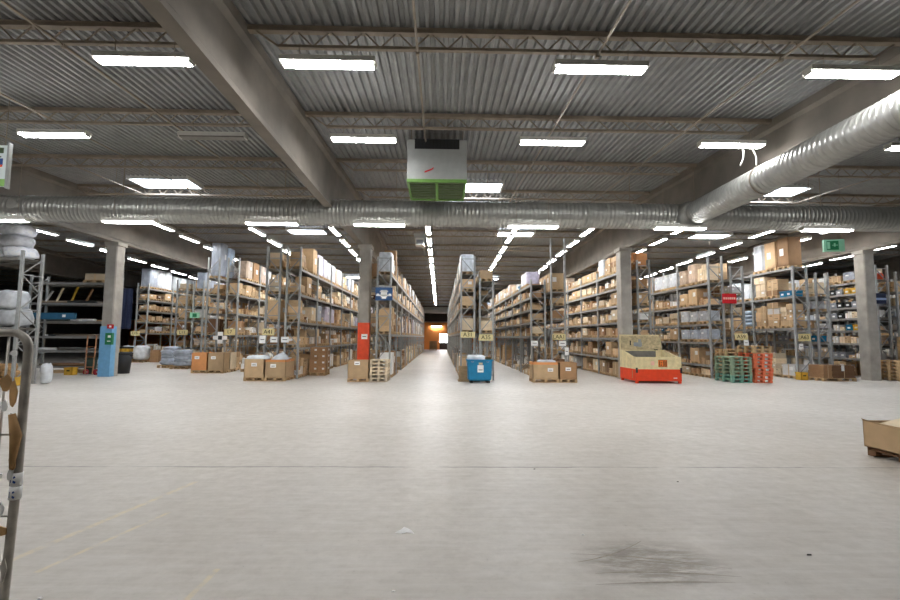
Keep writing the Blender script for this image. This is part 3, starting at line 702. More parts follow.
for s in (-1,1): MB().tube([(s*.3-.05,-.425,.84),(s*.3,-.45,.82),(s*.3+.05,-.425,.84)], .012, 'tarp', 8).build('handle', t)
lump('plastic_bag', 'white plastic waste heaped in the blue tub', 'bag', (1.42,18.65,.80), (.74,.68,.30), 'clear', 3)
mb = MB().box((0,0,0), (.5,.02,.42), 'scrap', Matrix.Rotation(.9, 3, 'X')).box((.1,.05,.03), (.4,.02,.3), 'c_pale', Matrix.Rotation(1.2, 3, 'X'))
tag(mb.build('cardboard_scrap', None, (1.78,18.65,.88)), 'torn cardboard sheets poking out of the blue tub', 'cardboard')
mb = MB()
for z in (.0,.12,.24,.36,.48):
    mb.bx((-.2,-.25,z+.03), (-.17,.25,z+.12), 'wood').bx((-.2,-.25,z+.03), (.6,-.22,z+.12), 'wood').bx((-.2,.22,z+.03), (.6,.25,z+.12), 'wood').bx((.57,-.25,z+.03), (.6,.25,z+.12), 'wood')
mb.bx((-.24,-.28,0), (.64,.28,.05), 'wood')
for a in (-.2,.56): mb.bx((a,-.27,.03), (a+.05,-.24,.64), 'wood')
tag(mb.build('wooden_crate', None, (.96,19.12,0)), 'light wooden crate standing close behind the blue tub', 'crate')

# tipping skip
t = thing('tipping_skip', 'orange and beige tipping skip with its worn back panel raised, by the column', 'skip', (7.85,18.5,0))
W, L = 1.86, 1.62
mb = MB(); mb.prism([(0,.09),(W,.09),(W,.56),(0,.56)], 1, 0, L, 'skiporange'); mb.build('lower_tank', t)
for x in (.06, W-.06):
    for y in (.06, L-.1): MB().bx((x-.05,y-.05,0), (x+.05,y+.05,.1), 'skiporange').build('foot', t)
w = .05
for x, nm in ((0,'side_wall'), (W-w,'side_wall')):
    MB().prism([(0,.56),(0,1.05),(.25,1.06),(L-.25,1.30),(L,1.30),(L,.56)], 0, x, x+w, 'beige').build(nm, t)
MB().bx((w,0,.56), (W-w,w,1.05), 'beige').build('front_wall', t)
MB().bx((w,L-w,.56), (W-w,L,1.30), 'beige').build('rear_wall', t)
MB().bx((.14,L-w-.012,.72), (W-.3,L-w-.002,1.25), 'shelf').build('inner_grey_panel', t)  # darker grey sheet over the inside of the beige rear wall
MB().bx((w,w,.66), (W-w,L-w,.72), 'tarp').build('waste_level', t)
pn = MB().prism([(0,1.27),(1.84,1.27),(1.84,1.75),(1.72,1.94),(0,1.94)], 1, L+.0, L+.05, 'beigedk').build('back_panel', t)
MB().bx((0,L-.012,1.9), (1.74,L+.06,1.96), 'beige').bx((0,L-.012,1.27), (.05,L+.02,1.94), 'beige').build('panel_rim', pn)
MB().bx((.08,L-.03,1.24), (1.8,L+.02,1.30), 'tarp').bx((1.5,L-.05,1.27), (1.66,L-.02,1.33), 'ink').build('hinge_bar', pn)
MB().bx((.62,L-.008,1.45), (.98,L-.001,1.62), 'tarp').bx((.82,L-.01,1.42), (.95,L-.003,1.76), 'brace').bx((.45,L-.008,1.5), (.5,L-.001,1.7), 'ink').build('scraped_patch', pn)
lg = MB().bx((.92,-.008,.66), (1.28,-.001,.94), 'orangebox')
for x, a, b in ((.95,.72,.88),(1.02,.70,.76),(1.02,.80,.86),(1.13,.70,.90),(1.18,.68,.88),(1.23,.68,.90)): lg.bx((x,-.011,a), (x+.025,-.008,b), 'ink')
lg.bx((.92,-.011,.93), (1.28,-.008,.945), 'ink').bx((.92,-.011,.655), (1.28,-.008,.668), 'ink'); lg.build('printed_patch', t)
MB().bx((.62,-.007,.72), (.76,-.001,.88), 'pink').build('faded_patch', t)
for x in (.03, W-.03): MB().bx((x-.03,-.05,.42), (x+.03,0,.62), 'black').tube([(x,-.05,.58),(x,-.08,.52),(x,-.05,.46)], .012, 'black', 8).build('latch', t)
MB().bx((-.01,.3,.2), (-.002,.34,.5), 'beigedk').bx((W*.82,-.006,.2), (W*.9,-.001,.23), 'white').build('scratch', t)

# pallet stacks by the red sign rack
names10 = ('lowest','second','third','fourth','fifth','sixth','seventh','eighth','ninth','topmost')
for i in range(7):
    wd = 'tealw' if i < 2 else 'greenw'
    pallet(12.44+.012*((i*7)%3-1), 19.5, i*.152, .84, 1.2, '%s %s pallet of the green stack beside the orange pallets' % (('lowest','second','third','fourth','fifth','sixth','topmost')[i], 'teal' if i < 2 else 'green'), 'green painted pallets', wood=wd, h=.15)
for i in range(10):
    wd = 'orangew' if i < 8 else 'wood'
    pallet(13.36+.02*((i*5)%4-1.5), 19.45, i*.152, .74, 1.1, '%s %s pallet of the tall stack beside the green pallets' % (names10[i], 'orange' if i < 8 else 'bare wooden'), 'orange painted pallets', wood=wd, h=.15)
for i in range(9):
    pallet(13.0, 20.5, i*.15, .95, .8, '%s pale pallet of the stack hidden behind the green pallets' % ('lowest','second','third','fourth','fifth','sixth','seventh','eighth','topmost')[i], 'pale pallets behind the green stack', wood='wood', h=.148)
# flat carton bundles
pallet(17.3, 20.2, 0, 1.45, .86, 'long pallet under the flat brown cartons by the bare column', None)
for j, (xa, xb) in enumerate(((16.6,17.0),(17.02,18.0))):
    b = thing('flat_carton_bundle', ('short bundle of flat brown cartons at the end of the long pallet','wide bundle of flat dark brown cartons with a paper tag')[j], 'carton bundle', ((xa+xb)/2,20.2,.146), 0, 'flat carton bundles')
    mb = MB(); n = 9
    for q in range(n): mb.bx((-(xb-xa)/2+.006*(q%2),-.41+.008*((q*3)%4),q*.06), ((xb-xa)/2-.005*(q%3),.41,q*.06+.056), 'c_brown' if j == 0 else 'c_dark')
    mb.build('sheets', b)
    MB().bx((-.008,-.418,0), (.008,-.41,.54), 'tape').bx((-.008,-.418,.538), (.008,.418,.546), 'tape').build('strap', b)
    if j: MB().bx((-.12,-.43,.3), (.0,-.412,.55), 'white').build('paper_tag', b)
def crate(x, y, z, lx, ly, h, k, label, group=None, rz=0):
    t = thing('plastic_crate', label, 'crate', (x,y,z), rz, group)
    mb = MB().bx((-lx/2,-ly/2,0), (lx/2,ly/2,.02), k); w = .02
    for s in (-1,1):
        mb.bx((s*lx/2,-ly/2,0), (s*(lx/2-w),ly/2,h), k); mb.bx((-lx/2,s*ly/2,0), (lx/2,s*(ly/2-w),h), k)
    mb.build('body', t)
    r = MB()
    for s in (-1,1): r.bx((s*(lx/2+.015),-ly/2-.015,h-.05), (s*(lx/2-w),ly/2+.015,h), k); r.bx((-lx/2-.015,s*(ly/2+.015),h-.05), (lx/2+.015,s*(ly/2-w),h), k)
    r.build('rim', t)
    MB().bx((-.07,-ly/2-.004,h*.5), (.07,-ly/2-.001,h*.66), 'ink').build('hand_hole', t)
    return t
crate(16.15, 20.45, 0, .3, .34, .34, 'yellow', 'small yellow crate at the foot of the brown top load rack')
for i in range(6): pallet(20.5, 20.4, i*.15, .82, .95, '%s weathered pallet of the low stack past the bare column' % ('lowest','second','third','fourth','fifth','topmost')[i], 'weathered pallets past the bare column', h=.148)
for i in range(13): pallet(21.4, 20.4, i*.15, .8, .9, '%s pallet of the tall stack at the edge past the bare column' % (ORD[i] if i < 12 else 'topmost'), 'tall pallet stack past the bare column', h=.148)
# near open carton on the right
pallet(7.35, 6.7, 0, 1.26, 1.12, 'dark wooden pallet under the open carton nearest the camera', None, wood='c_dark', h=.13)
t = thing('open_carton', 'large open brown carton on a dark pallet, nearest the camera', 'carton', (7.35,6.7,.132))
mb = MB(); hx, hy, w, hh = .66, .58, .012, .40
mb.bx((-hx,-hy,0), (hx,hy,.015), 'c_tan').bx((-hx,-hy,0), (-hx+w,hy,hh), 'c_tan').bx((hx-w,-hy,0), (hx,hy,hh), 'c_tan').bx((-hx,-hy,0), (hx,-hy+w,hh), 'c_tan').bx((-hx,hy-w,0), (hx,hy,hh), 'c_tan').build('sleeve', t)
MB().add([(-hx,hy,hh),(-hx-.05,-hy*.2,hh-.03),(-hx-.035,hy+.0,hh+.055),(-hx-.035,hy*.95,hh+.03)], [(0,1,3,2)], 'c_tan').build('torn_edge', t)
mb = MB(); mb.prism([(-hx,hh-.1),(-hx+.02,hh-.1),(hx-.2,hh+.035),(hx-.2,hh+.05),(-.1,hh+.03)], 1, -hy+.05, hy-.02, 'c_pale'); mb.build('folded_flap', t)
MB().bx((-hx+.02,-hy+.02,.28), (hx-.02,hy-.02,.30), 'c_tan').build('contents_top', t)

# side clutter, left of the hall
t = thing('waste_bin', 'black round plastic waste bin beside the blue painted column', 'bin', (-14.82,22.0,0))
mb = MB(); mb.tube([(0,0,0),(0,0,.9)], .2, 'black', 24, radii=[.25,.33]); mb.build('body', t)
mb = MB(); mb.tube([(0,0,.88),(0,0,.96)], .35, 'black', 24); mb.build('rim', t)
for s in (-1,1): MB().bx((s*.34-.03,-.06,.80), (s*.34+.03,.06,.86), 'black').build('handle', t)
t = thing('hand_truck', 'wooden hand truck with dark red wheels leaning by the blue column', 'hand truck', (-15.62,21.0,0))
for s in (-1,1):
    mb = MB(); mb.bar((s*.17,-.05,.05), (s*.2-.25,.35,1.75), .05, .05, 'handtruck'); mb.build('side_rail', t)
for z in (.35,.8,1.25): 
    mb = MB(); mb.bar((-.17-.14*z,.235*z-.06,z), (.19-.14*z,.235*z-.06,z), .04, .03, 'handtruck'); mb.build('cross_bar', t)
MB().bx((-.2,-.3,.02), (.22,-.05,.045), 'brace').build('toe_plate', t)
for s in (-1,1):
    mb = MB(); mb.tube([(s*.22-.03,.06,.13),(s*.22+.04,.06,.13)], .13, 'redd', 20); w_ = mb.build('wheel', t)
    mb = MB(); mb.tube([(s*.22-.05,.06,.13),(s*.22+.06,.06,.13)], .03, 'brace', 10); mb.build('hub', w_)
t = thing('waste_bin', 'dark green bin standing behind the leaning hand truck', 'bin', (-16.05,21.6,0))
mb = MB(); mb.tube([(0,0,0),(0,0,.68)], .2, 'darkgreen', 20, radii=[.2,.25]); mb.build('body', t); mb = MB(); mb.tube([(0,0,.66),(0,0,.72)], .27, 'darkgreen', 20); mb.build('rim', t)
crate(-16.45, 21.0, 0, .36, .3, .34, 'yellow', 'small yellow crate in front of the long goods shelving')
crate(-14.95, 16.6, 0, .4, .4, .3, 'yellow', 'yellow crate on the floor under the sack rack')
tag(MB().bx((-19.9,21.8,2.50), (-17.1,21.93,2.80), 'bluebeam').bx((-17.65,21.79,2.6), (-17.5,21.8,2.72), 'white').build('steel_profile'), 'long blue steel profile lying along the long goods shelving', 'steel profile')
R2 = random.Random(5)
CN = dict(steel='rusty grey', brace='bright steel', c_brown='brown', c_pale='pale', white='white', redd='dark red', c_tan='tan', yellow='yellow', black='black', shelf='dull grey')
seen = {}
for lv, z in enumerate((.32,1.05,1.71,2.42,3.28)):
    for q in range(6):
        k = R2.choice(('steel','shelf','brace','shelf','c_brown','black','steel','white','c_pale'))
        if (lv, q) == (0,1): k = 'redd'
        ln = R2.uniform(.9,2.2); x = -19.1+R2.random()*(3.1-ln); y = 22.08+.14*q; r_ = R2.uniform(.03,.07)
        nm = '%s tube on the %s level of the long goods shelving, %s from the front' % (CN[k], ORD[lv], ORD[q])
        mb = MB(); mb.tube([(x,y,z+r_+.003),(x+ln,y,z+r_+.003)], r_, k, 10); mb.tube([(x-.004,y,z+r_+.003),(x+.004,y,z+r_+.003)], r_*.8, 'dark', 10)
        tag(mb.build('long_tube'), nm, 'tube', 'tubes on the long goods shelving')
for i, (x, k, hh) in enumerate(((-18.4,'c_pale',.75),(-17.7,'yellow',.8),(-17.0,'c_brown',.7),(-18.9,'white',.6))):
    mb = MB(); mb.bar((x,22.3,3.29), (x+.06,22.6,3.29+hh), .09, .05, k)
    tag(mb.build('upright_plank'), '%s plank leaning upright on the top shelf of the long goods shelving' % CN[k], 'plank')
# scraps in the sack rack
for i in range(9):
    mb = T_sack('brownish', i+3); d = (.35+.2*R2.random(), .4, .28); mb.v = [(v[0]*d[0], v[1]*d[1], v[2]*d[2]) for v in mb.v]; mb.mats = ['scrap']
    tag(mb.build('cardboard_scrap', None, (-16.35+.55*(i%3)+.15*R2.random(), 16.65, .25*(i//3)+.0)), 'crumpled brown cardboard bundle under the sack rack, %s in the heap' % ORD[i], 'cardboard', 'crumpled cardboard under the sack rack')
lump('plastic_sack', 'pale plastic sack on the floor at the sack rack post', 'sack', (-14.42,17.3,0), (.22,.4,.75), 'clear', 4)
# heaps by the far left racks
for j, (x, y, n) in enumerate(((-15.05,26.2,6),(-13.9,25.4,5))):
    pallet(x, y, 0, .95, 1.0, ('pallet under the grey sack pile left of the green sign','pallet under the grey sack pile below the green sign')[j], 'pallets under grey sacks')
    for q in range(n):
        mb = T_sack('grey', q+2+j); mb.v = [(v[0]*(.92-.03*q), v[1]*.9, v[2]*.27) for v in mb.v]
        o = tag(mb.build('plastic_sack', None, (x+.03*((q*3)%4-1.5), y, .145+q*.15)), 'grey plastic sack, %s from the floor in the pile %s the green sign' % (ORD[q], ('left of','below')[j]), 'sack', 'grey sacks on the floor')
for q, (x, z, k) in enumerate(((-9.75,.146,'white'),(-9.3,.146,'white'),(-9.7,.40,'white'))):
    if q == 0: pallet(-9.5, 23.6, 0, .9, .6, 'pallet under the small white cartons beside the joined cartons', None)
    o = tag(T_carton('white', 1).build('cardboard_carton', None, (x,23.6,z)), 'small white carton, %s of three beside the joined pallet cartons' % ORD[q], 'carton', 'small white cartons on the floor'); o.scale = (.42,.5,.25)
for i in range(4):
    pass
pallet(-5.62, 21.75, 0, .72, .85, 'pallet under the labelled brown carton stack by the rack', None)
for i in range(4):
    for c in range(2):
        o = tag(T_carton('brown', 1).build('cardboard_carton', None, (-5.80+.36*c,21.75,.146+i*.285)), 'brown carton, %s in the %s column of the labelled stack' % (('lowest','second','third','topmost')[i], ('aisle','rack')[1-c]), 'carton', 'labelled brown cartons by the white bag rack'); o.scale = (.35,.8,.28)
for i in range(3):
    for c in range(3):
        crate(-21.35+.48*c, 30.6, .02+i*.34, .46, .5, .2, 'yellow', 'yellow crate, %s up in the %s column of the crate stack' % (ORD[i], ORD[c]), 'yellow crates by the white load rack')
        tag(MB().bx((-.2,-.22,0), (.2,.22,.125), 'black').build('black_lid', None, (-21.35+.48*c,30.6,.22+i*.34)), 'black lid on the yellow crate %s up in the %s column' % (ORD[i], ORD[c]), 'lid', 'black lids on the yellow crates')
for i, x in enumerate((-20.6,-19.75)):
    pallet(x, 32.3+1.2*0-1.3, 0, .8, .9, ('pallet under the white sack next to the yellow crates','pallet under the white sack by the brown cartons')[i], 'pallets under white sacks')
    o = lump('plastic_sack', ('big white sack next to the yellow crates','big white sack between its twin and brown cartons')[i], 'sack', (x,31.0,.146), (.85,.85,.95), 'clear', 6+i, 'big white sacks')
for i in range(3):
    o = tag(T_carton('brown', 0).build('cardboard_carton', None, (-18.9+.52*i,31.3,.0)), 'brown carton on the floor, %s after the big white sacks' % ORD[i], 'carton', 'brown cartons after the white sacks'); o.scale = (.5,.7,.8)
mb = MB()
n = 10
vs = [(-21.55+.9*i/n, 31.2+.05*math.sin(i*1.7), z) for z in (2.2,4.9) for i in range(n+1)]
mb.add(vs, [(i,i+1,n+2+i,n+1+i) for i in range(n)], 'navy'); o = mb.build('hanging_tarp'); so = o.modifiers.new('thick', 'SOLIDIFY'); so.thickness = .02
tag(o, 'dark blue tarp hanging beside the white load rack', 'tarp')

# ------------------------------------------------------------------ signs and plates
def plate(name, label, x0, x1, z0, z1, y, k, cat='sign', group=None, th=.02):
    t = thing(name, label, cat, ((x0+x1)/2, y, (z0+z1)/2), 0, group)
    w, h = (x1-x0)/2, (z1-z0)/2
    MB().bx((-w,-th/2,-h), (w,th/2,h), k).build('panel', t, bevel=.004)
    return t, w, h
t, w, h = plate('hanging_sign', 'blue sign with a white parcel symbol on the main aisle rack end', -2.76, -2.04, 3.31, 3.86, 19.3, 'blue')
s = MB().bx((-.13,-.016,-.14), (.13,-.012,.16), 'white').bx((-.32,-.016,-.09), (.32,-.012,-.03), 'white').bx((-.17,-.016,.08), (.17,-.012,.13), 'white').bx((-.3,-.016,-.03), (-.2,-.012,.01), 'white').bx((.2,-.016,-.03), (.3,-.012,.01), 'white').bx((-.09,-.016,-.2), (.09,-.012,-.14), 'white'); s.build('symbol', t)
t, w, h = plate('hanging_sign', 'red sign with a pale line of print on the rack behind the pallets', 12.88, 13.54, 3.42, 3.87, 20.75, 'red')
s = MB()
for i, (a, b) in enumerate(((-.29,-.2),(-.18,-.1),(-.08,-.02),(0,.1),(.12,.18),(.2,.27))): s.bx((a,-.016,-.04), (b,-.012,.06), 'pink')
s.build('print', t)
t, w, h = plate('hanging_sign', 'small pale green sign with darker green centre high on a rack post', -14.42, -13.86, 2.79, 3.10, 26.7, 'mint')
MB().bx((-.12,-.016,-.1), (.12,-.012,.1), 'green').build('symbol', t)
t = thing('exit_sign', 'green emergency exit sign box hanging near the bare column', 'sign', (15.8,18.,5.58), -.25)
MB().bx((-.36,-.06,-.24), (.36,.06,.24), 'mint').build('frame', t)
MB().bx((-.27,-.07,-.18), (.15,-.062,.18), 'green').build('panel', t)
MB().bx((-.25,-.075,-.14), (-.15,-.071,.14), 'mint').bx((-.08,-.075,-.01), (.12,-.071,.02), 'mint').bx((-.02,-.075,-.05), (.04,-.071,.09), 'mint').build('pictogram', t)
for a in (-.3,.3): MB().tube([(a,0,.24),(a,0,1.75)], .008, 'steel', 5).build('hanger_rod', t)
t = thing('hanging_board', 'white and green information board with an orange swoosh hanging from the roof', 'sign', (-10.12,10.0,5.47), .05)
MB().bx((-.6,-.03,-.46), (.6,.03,.46), 'board').build('panel', t)
s = MB().bx((-.6,-.036,.28), (.5,-.031,.40), 'boardolive').bx((-.6,-.036,.1), (.42,-.031,.15), 'boardolive').bx((-.6,-.036,.18), (.46,-.031,.21), 'boardolive'); s.build('print', t)
MB().bx((-.6,-.036,-.46), (.6,-.031,-.3), 'boardgreen').build('green_band', t)
mb = MB(); pts = [(-.6+i*.11, -.035, -.12+.09*(i/10)**2*1.6) for i in range(11)]
mb.add([(p[0],-.035,p[2]-.05) for p in pts]+[(p[0],-.035,p[2]+.05) for p in pts], [(i,i+1,12+i,11+i) for i in range(10)], 'orange').build('swoosh', t)
MB().bx((.42,-.036,.02), (.5,-.031,.16), 'bluetag').bx((.58,-.045,-.5), (.62,.045,.52), 'brace').build('edge_strip', t)
for a in (-.5,.5): MB().tube([(a,0,.46),(a,0,1.5)], .008, 'steel', 5).build('hanger_rod', t)
# yellow aisle codes and white papers on the rack ends
for (x0, x1, z0, z1, y, body, lab) in ((-7.54,-7.04,1.82,2.1,19.66,'A41','yellow aisle code plate with black code on the white bag rack end'), (-11.1,-10.55,1.82,2.14,23.88,'L7','yellow aisle code plate on the three carton rack end'), (-15.2,-14.6,1.8,2.1,26.9,'L11','yellow aisle code plate near the small green sign'), (.84,1.44,1.78,2.02,19.36,'A31','yellow aisle code plate above the blue tub'), (1.6,2.2,1.66,1.92,19.36,'A35','yellow aisle code plate on the lower rack behind the blue tub'), (5.12,5.72,1.7,1.97,21.05,'LAA1','yellow aisle code plate between the tall posts'), (13.45,14.05,1.76,2.05,20.85,'A59','yellow aisle code plate above the pale pallets'), (16.3,16.85,1.72,2.06,20.7,'A63','yellow aisle code plate under the brown top load'), (-20.7,-20.1,1.75,2.05,31.2,'L15','yellow aisle code plate above the big white sacks')):
    t, w, h = plate('aisle_code_plate', lab, x0, x1, z0, z1, y, 'labelyel', group='yellow aisle code plates')
    text(body, .24, 'ink', t, (0,-.014,0), (PI/2,0,0))
for i, (x0, x1, z0, z1, y, lab) in enumerate(((-7.66,-7.40,1.48,1.8,19.66,'tall white notice on the white bag rack, under the code plate'), (-7.2,-6.9,1.52,1.76,19.66,'wide white notice in the middle of the white bag rack end'), (-6.75,-6.42,1.52,1.76,19.66,'wide white notice on the aisle side of the white bag rack end'), (5.42,5.74,1.43,1.66,21.05,'white notice right under the plate between the tall posts'), (5.68,5.86,1.0,1.36,21.04,'narrow white notice low on the tall post rack'), (4.14,4.45,1.43,1.66,21.05,'white notice on the close shelved rack above the joined cartons'), (13.85,14.08,1.5,1.76,20.84,'white notice beside the pale pallets'), (16.3,16.5,1.35,1.6,20.7,'white notice under the code plate by the flat cartons'))):
    t, w, h = plate('paper_notice', lab, x0, x1, z0, z1, y, 'white', 'notice', 'white notices on rack ends', .01)
    MB().bx((-w*.6,-.008,-.012), (w*.6,-.006,.012), 'ink').build('print', t)
t = thing('label_cross', 'white cross of four paper labels with a black middle on the rack post', 'notice', (-11.3,23.88,1.68))
for a, b in (((-.36,-.1),(-.1,.1)), ((.1,-.1),(.36,.1)), ((-.13,.1),(.13,.3)), ((-.13,-.3),(.13,-.1))): MB().bx((a[0],-.01,a[1]), (b[0],.01,b[1]), 'white').build('paper', t)
MB().bx((-.1,-.012,-.1), (.1,.008,.1), 'black').build('centre', t)
t, w, h = plate('paper_notice', 'white notice on the orange band of the column', -3.46, -3.2, 1.68, 1.9, 20.19, 'white', 'notice', None, .012)
MB().bx((-.08,-.009,-.01), (.08,-.007,.02), 'ink').build('print', t)
t = thing('first_aid_box', 'dark green first aid box on the blue painted column', 'first aid box', (-14.25,20.15,1.62))
MB().bx((-.12,-.1,-.25), (.16,.05,.25), 'green').build('case', t, bevel=.01); MB().bx((.0,-.105,.05), (.12,-.1,.15), 'white').bx((-.02,-.105,-.12), (.12,-.1,-.08), 'white').build('print', t)
t, w, h = plate('hanging_sign', 'tiny red sign on the blue painted column', -14.4, -14.12, 2.06, 2.24, 20.18, 'red')
MB().bx((-.05,-.016,-.04), (.05,-.012,.04), 'white').build('print', t)
tag(MB().bx((19.72,20.55,3.45), (20.35,20.6,3.93), 'navy').bx((19.72,20.545,3.62), (20.35,20.55,3.72), 'palebl').build('banner'), 'dark navy banner with a pale stripe beside the bare column', 'banner')
tag(T_sack('clear', 2).build('ball_bag', None, (20.62,21.2,4.64)), 'placeholder', 'bag')
o = bpy.data.objects['ball_bag']; o.name = 'orange_bag'; o.data.materials.clear(); o.data.materials.append(M['orange']); o.scale = (.4,.4,.32); o['label'] = 'round orange bag on the upper shelf past the bare column'

# ------------------------------------------------------------------ heater units
t = thing('ceiling_heater', 'grey box heater with green louvred underside hanging from the roof', 'heater', (-.14,12.0,5.97))
MB().bx((-.8,0,.0), (.8,1.7,1.12), 'acbody').build('casing', t, bevel=.012)
g = MB().bx((-.6,-.015,.86), (.6,-.002,1.13), 'black')
for i in range(13): g.bx((-.58+i*.095,-.022,.87), (-.57+i*.095,-.015,1.12), 'ink')
g.build('intake_grille', t)
fr = MB()
for (a, b) in (((-.8,-.01,-.05),(.8,.06,.03)), ((-.8,1.63,-.05),(.8,1.7,.0)), ((-.8,0,-.05),(-.74,1.7,.0)), ((.74,0,-.05),(.8,1.7,.0)), ((-.04,0,-.05),(.04,1.7,.0))): fr.bx(a, b, 'acgreen')
fr.build('green_frame', t)
for i in range(10):
    mb = MB(); mb.box((0,.14+i*.155,-.02), (1.5,.085,.012), 'aclouvre', Matrix.Rotation(.7, 3, 'X')); mb.build('louvre', t)
mb = MB(); pts = [(-.33+.03*i, -.014, .22+.012*i+.10*max(0, i-6)**2/16) for i in range(9)]
mb.add([(p[0],p[1],p[2]-.022) for p in pts]+[(p[0],p[1],p[2]+.022) for p in pts], [(i,i+1,10+i,9+i) for i in range(8)], 'red').build('swoosh_mark', t)
for x in (-.7,.7):
    for y in (.2,1.5): MB().tube([(x,y,1.16),(x,y,1.47)], .012, 'steel', 6).build('hanger_rod', t)
t = thing('ceiling_heater', 'small white heater unit hanging over the main aisle lamps', 'heater', (-1.1,23.,6.4))
MB().bx((-.22,0,0), (.22,.5,.45), 'whitep').build('casing', t, bevel=.02); MB().bx((-.3,-.02,.4), (.3,.5,.62), 'acbody').build('hood', t); MB().bx((-.17,-.012,.05), (.17,-.002,.3), 'tarp').build('grille', t)
for x in (-.25,.25): MB().tube([(x,.2,.6),(x,.2,1.05)], .01, 'steel', 6).build('hanger_rod', t)
t = thing('far_duct', 'pale round duct crossing the far end of the main aisle', 'duct', (0,61.,5.35))
mb = MB(); mb.tube([(-12,0,0),(12,0,0)], .42, 'whitep', 28); mb.build('pipe', t)
for x in (-2.2,1.): 
    mb = MB(); mb.tube([(x,0,0),(x+.05,0,0)], .45, 'galv', 28); mb.build('coupling_band', t); MB().tube([(x,0,.4),(x,0,deck_z(61.)-5.35)], .012, 'steel', 6).build('hanger_rod', t)
lamp(-.6, 65.85, 3.3, 0, 'lit strip light low on the orange far wall', 'far wall lamp', full=False)
pallet(-1.0, 62.5, 0, 1.0, 1.2, 'pallet under the dark cartons at the far orange wall', None)
for i in range(4):
    o = tag(T_carton('brown', 0).build('cardboard_carton', None, (-1.25+.5*(i%2),62.5,.146+.55*(i//2))), 'brown carton at the far orange wall, %s of the block' % ORD[i], 'carton', 'cartons at the far wall'); o.scale = (.48,.8,.54)

# ------------------------------------------------------------------ roll container close by on the left
t = thing('roll_container', 'tubular steel roll container frame with torn labels, very close to the camera', 'roll container', (-2.25,2.0,0))
ht = 1.815; xr = .50
def frame_pts(y):
    p = [(-.6,y,.14),(-.6,y,ht-.08)]
    for i in range(1,7): a = PI/2*i/6; p.append((-.6+.07*(1-math.cos(a)), y, ht-.08+.07*math.sin(a)))
    for i in range(0,7): a = PI/2*i/6; p.append((xr-.07+.07*math.sin(a), y, ht-.08+.07*math.cos(a)))
    p.append((xr-.005,y,1.2)); p.append((xr-.02,y,.7)); p.append((xr-.03,y,.14)); return p
for y in (0,-.75):
    mb = MB(); mb.tube(frame_pts(y), .0165, 'chrome', 14); mb.build('tube_frame', t)
    for i in range(8 if y == 0 else 1):
        x = xr-.085-.075*i if y == 0 else -.5
        mb = MB(); mb.tube([(x,y,ht-.02),(x-.015,y,.2)], .0045, 'chrome', 8); mb.build('rod', t)
    for z in (.2,.62,1.05,1.38):
        mb = MB(); mb.tube([(-.58,y,z),(xr-.02,y,z)], .004, 'chrome', 8); mb.build('cross_wire', t)
MB().bx((-.6,-.76,.12), (xr,.02,.16), 'tarp').build('base_frame', t)
for x in (-.5,.4):
    for y in (-.68,-.06):
        mb = MB(); mb.tube([(x-.02,y,.06),(x+.02,y,.06)], .06, 'black', 18); c_ = mb.build('caster', t)
        MB().bx((x-.035,y-.03,.06), (x+.035,y+.03,.12), 'brace').build('fork', c_)
mb = MB()
for q, (z, r, k) in enumerate(((1.15,.0215,'white'),(1.205,.0213,'white'))): mb.tube([(xr-.008,0,z-.03),(xr-.006,0,z+.022)], r, k, 14)
s = mb.build('sticker', t)
mb = MB()
for z in (1.135,1.195):
    mb.box((xr-.004,-.0195,z), (.022,.002,.008), 'bluetag', Matrix.Rotation(.5, 3, 'Y')); mb.box((xr-.004,-.0195,z+.014), (.018,.002,.007), 'bluetag', Matrix.Rotation(-.5, 3, 'Y')); mb.box((xr-.012,-.0195,z+.007), (.006,.002,.024), 'bluetag')
mb.build('blue_lettering', s)
R3 = random.Random(3)
def scrap(x, z, w, h, k, nm='torn_label'):
    mb = MB(); n = 9; cx = [(x+w*math.cos(2*PI*i/n)*R3.uniform(.6,1.1)/2, z+h*math.sin(2*PI*i/n)*R3.uniform(.6,1.1)/2) for i in range(n)]
    mb.prism(cx, 1, -.024, -.019, k); mb.build(nm, t)
for x, z, w, h, k in ((.405,1.44,.045,.10,'scrap'),(.44,1.60,.05,.08,'scrap'),(.47,1.56,.035,.12,'scrap'),(.405,1.31,.05,.07,'scrap'),(.475,1.44,.03,.1,'white'),(.44,1.5,.03,.05,'white'),(.49,1.3,.034,.16,'scrap'),(.485,1.22,.03,.06,'whitep'),(.43,1.22,.06,.03,'white'),(.38,1.12,.05,.06,'whitep'),(.45,1.08,.05,.07,'white'),(.47,1.0,.05,.05,'scrap'),(.44,.93,.04,.07,'whitep'),(.49,.85,.03,.1,'chrome'),(.46,1.72,.04,.03,'white')): scrap(x, z, w, h, k)
mb = MB(); mb.tube([(xr-.02,-.03,1.47),(xr+.0,-.026,1.38),(xr-.01,-.024,1.25)], .02, 'scrap', 8, radii=[.012,.02,.008]); mb.build('tape_wrap', t)

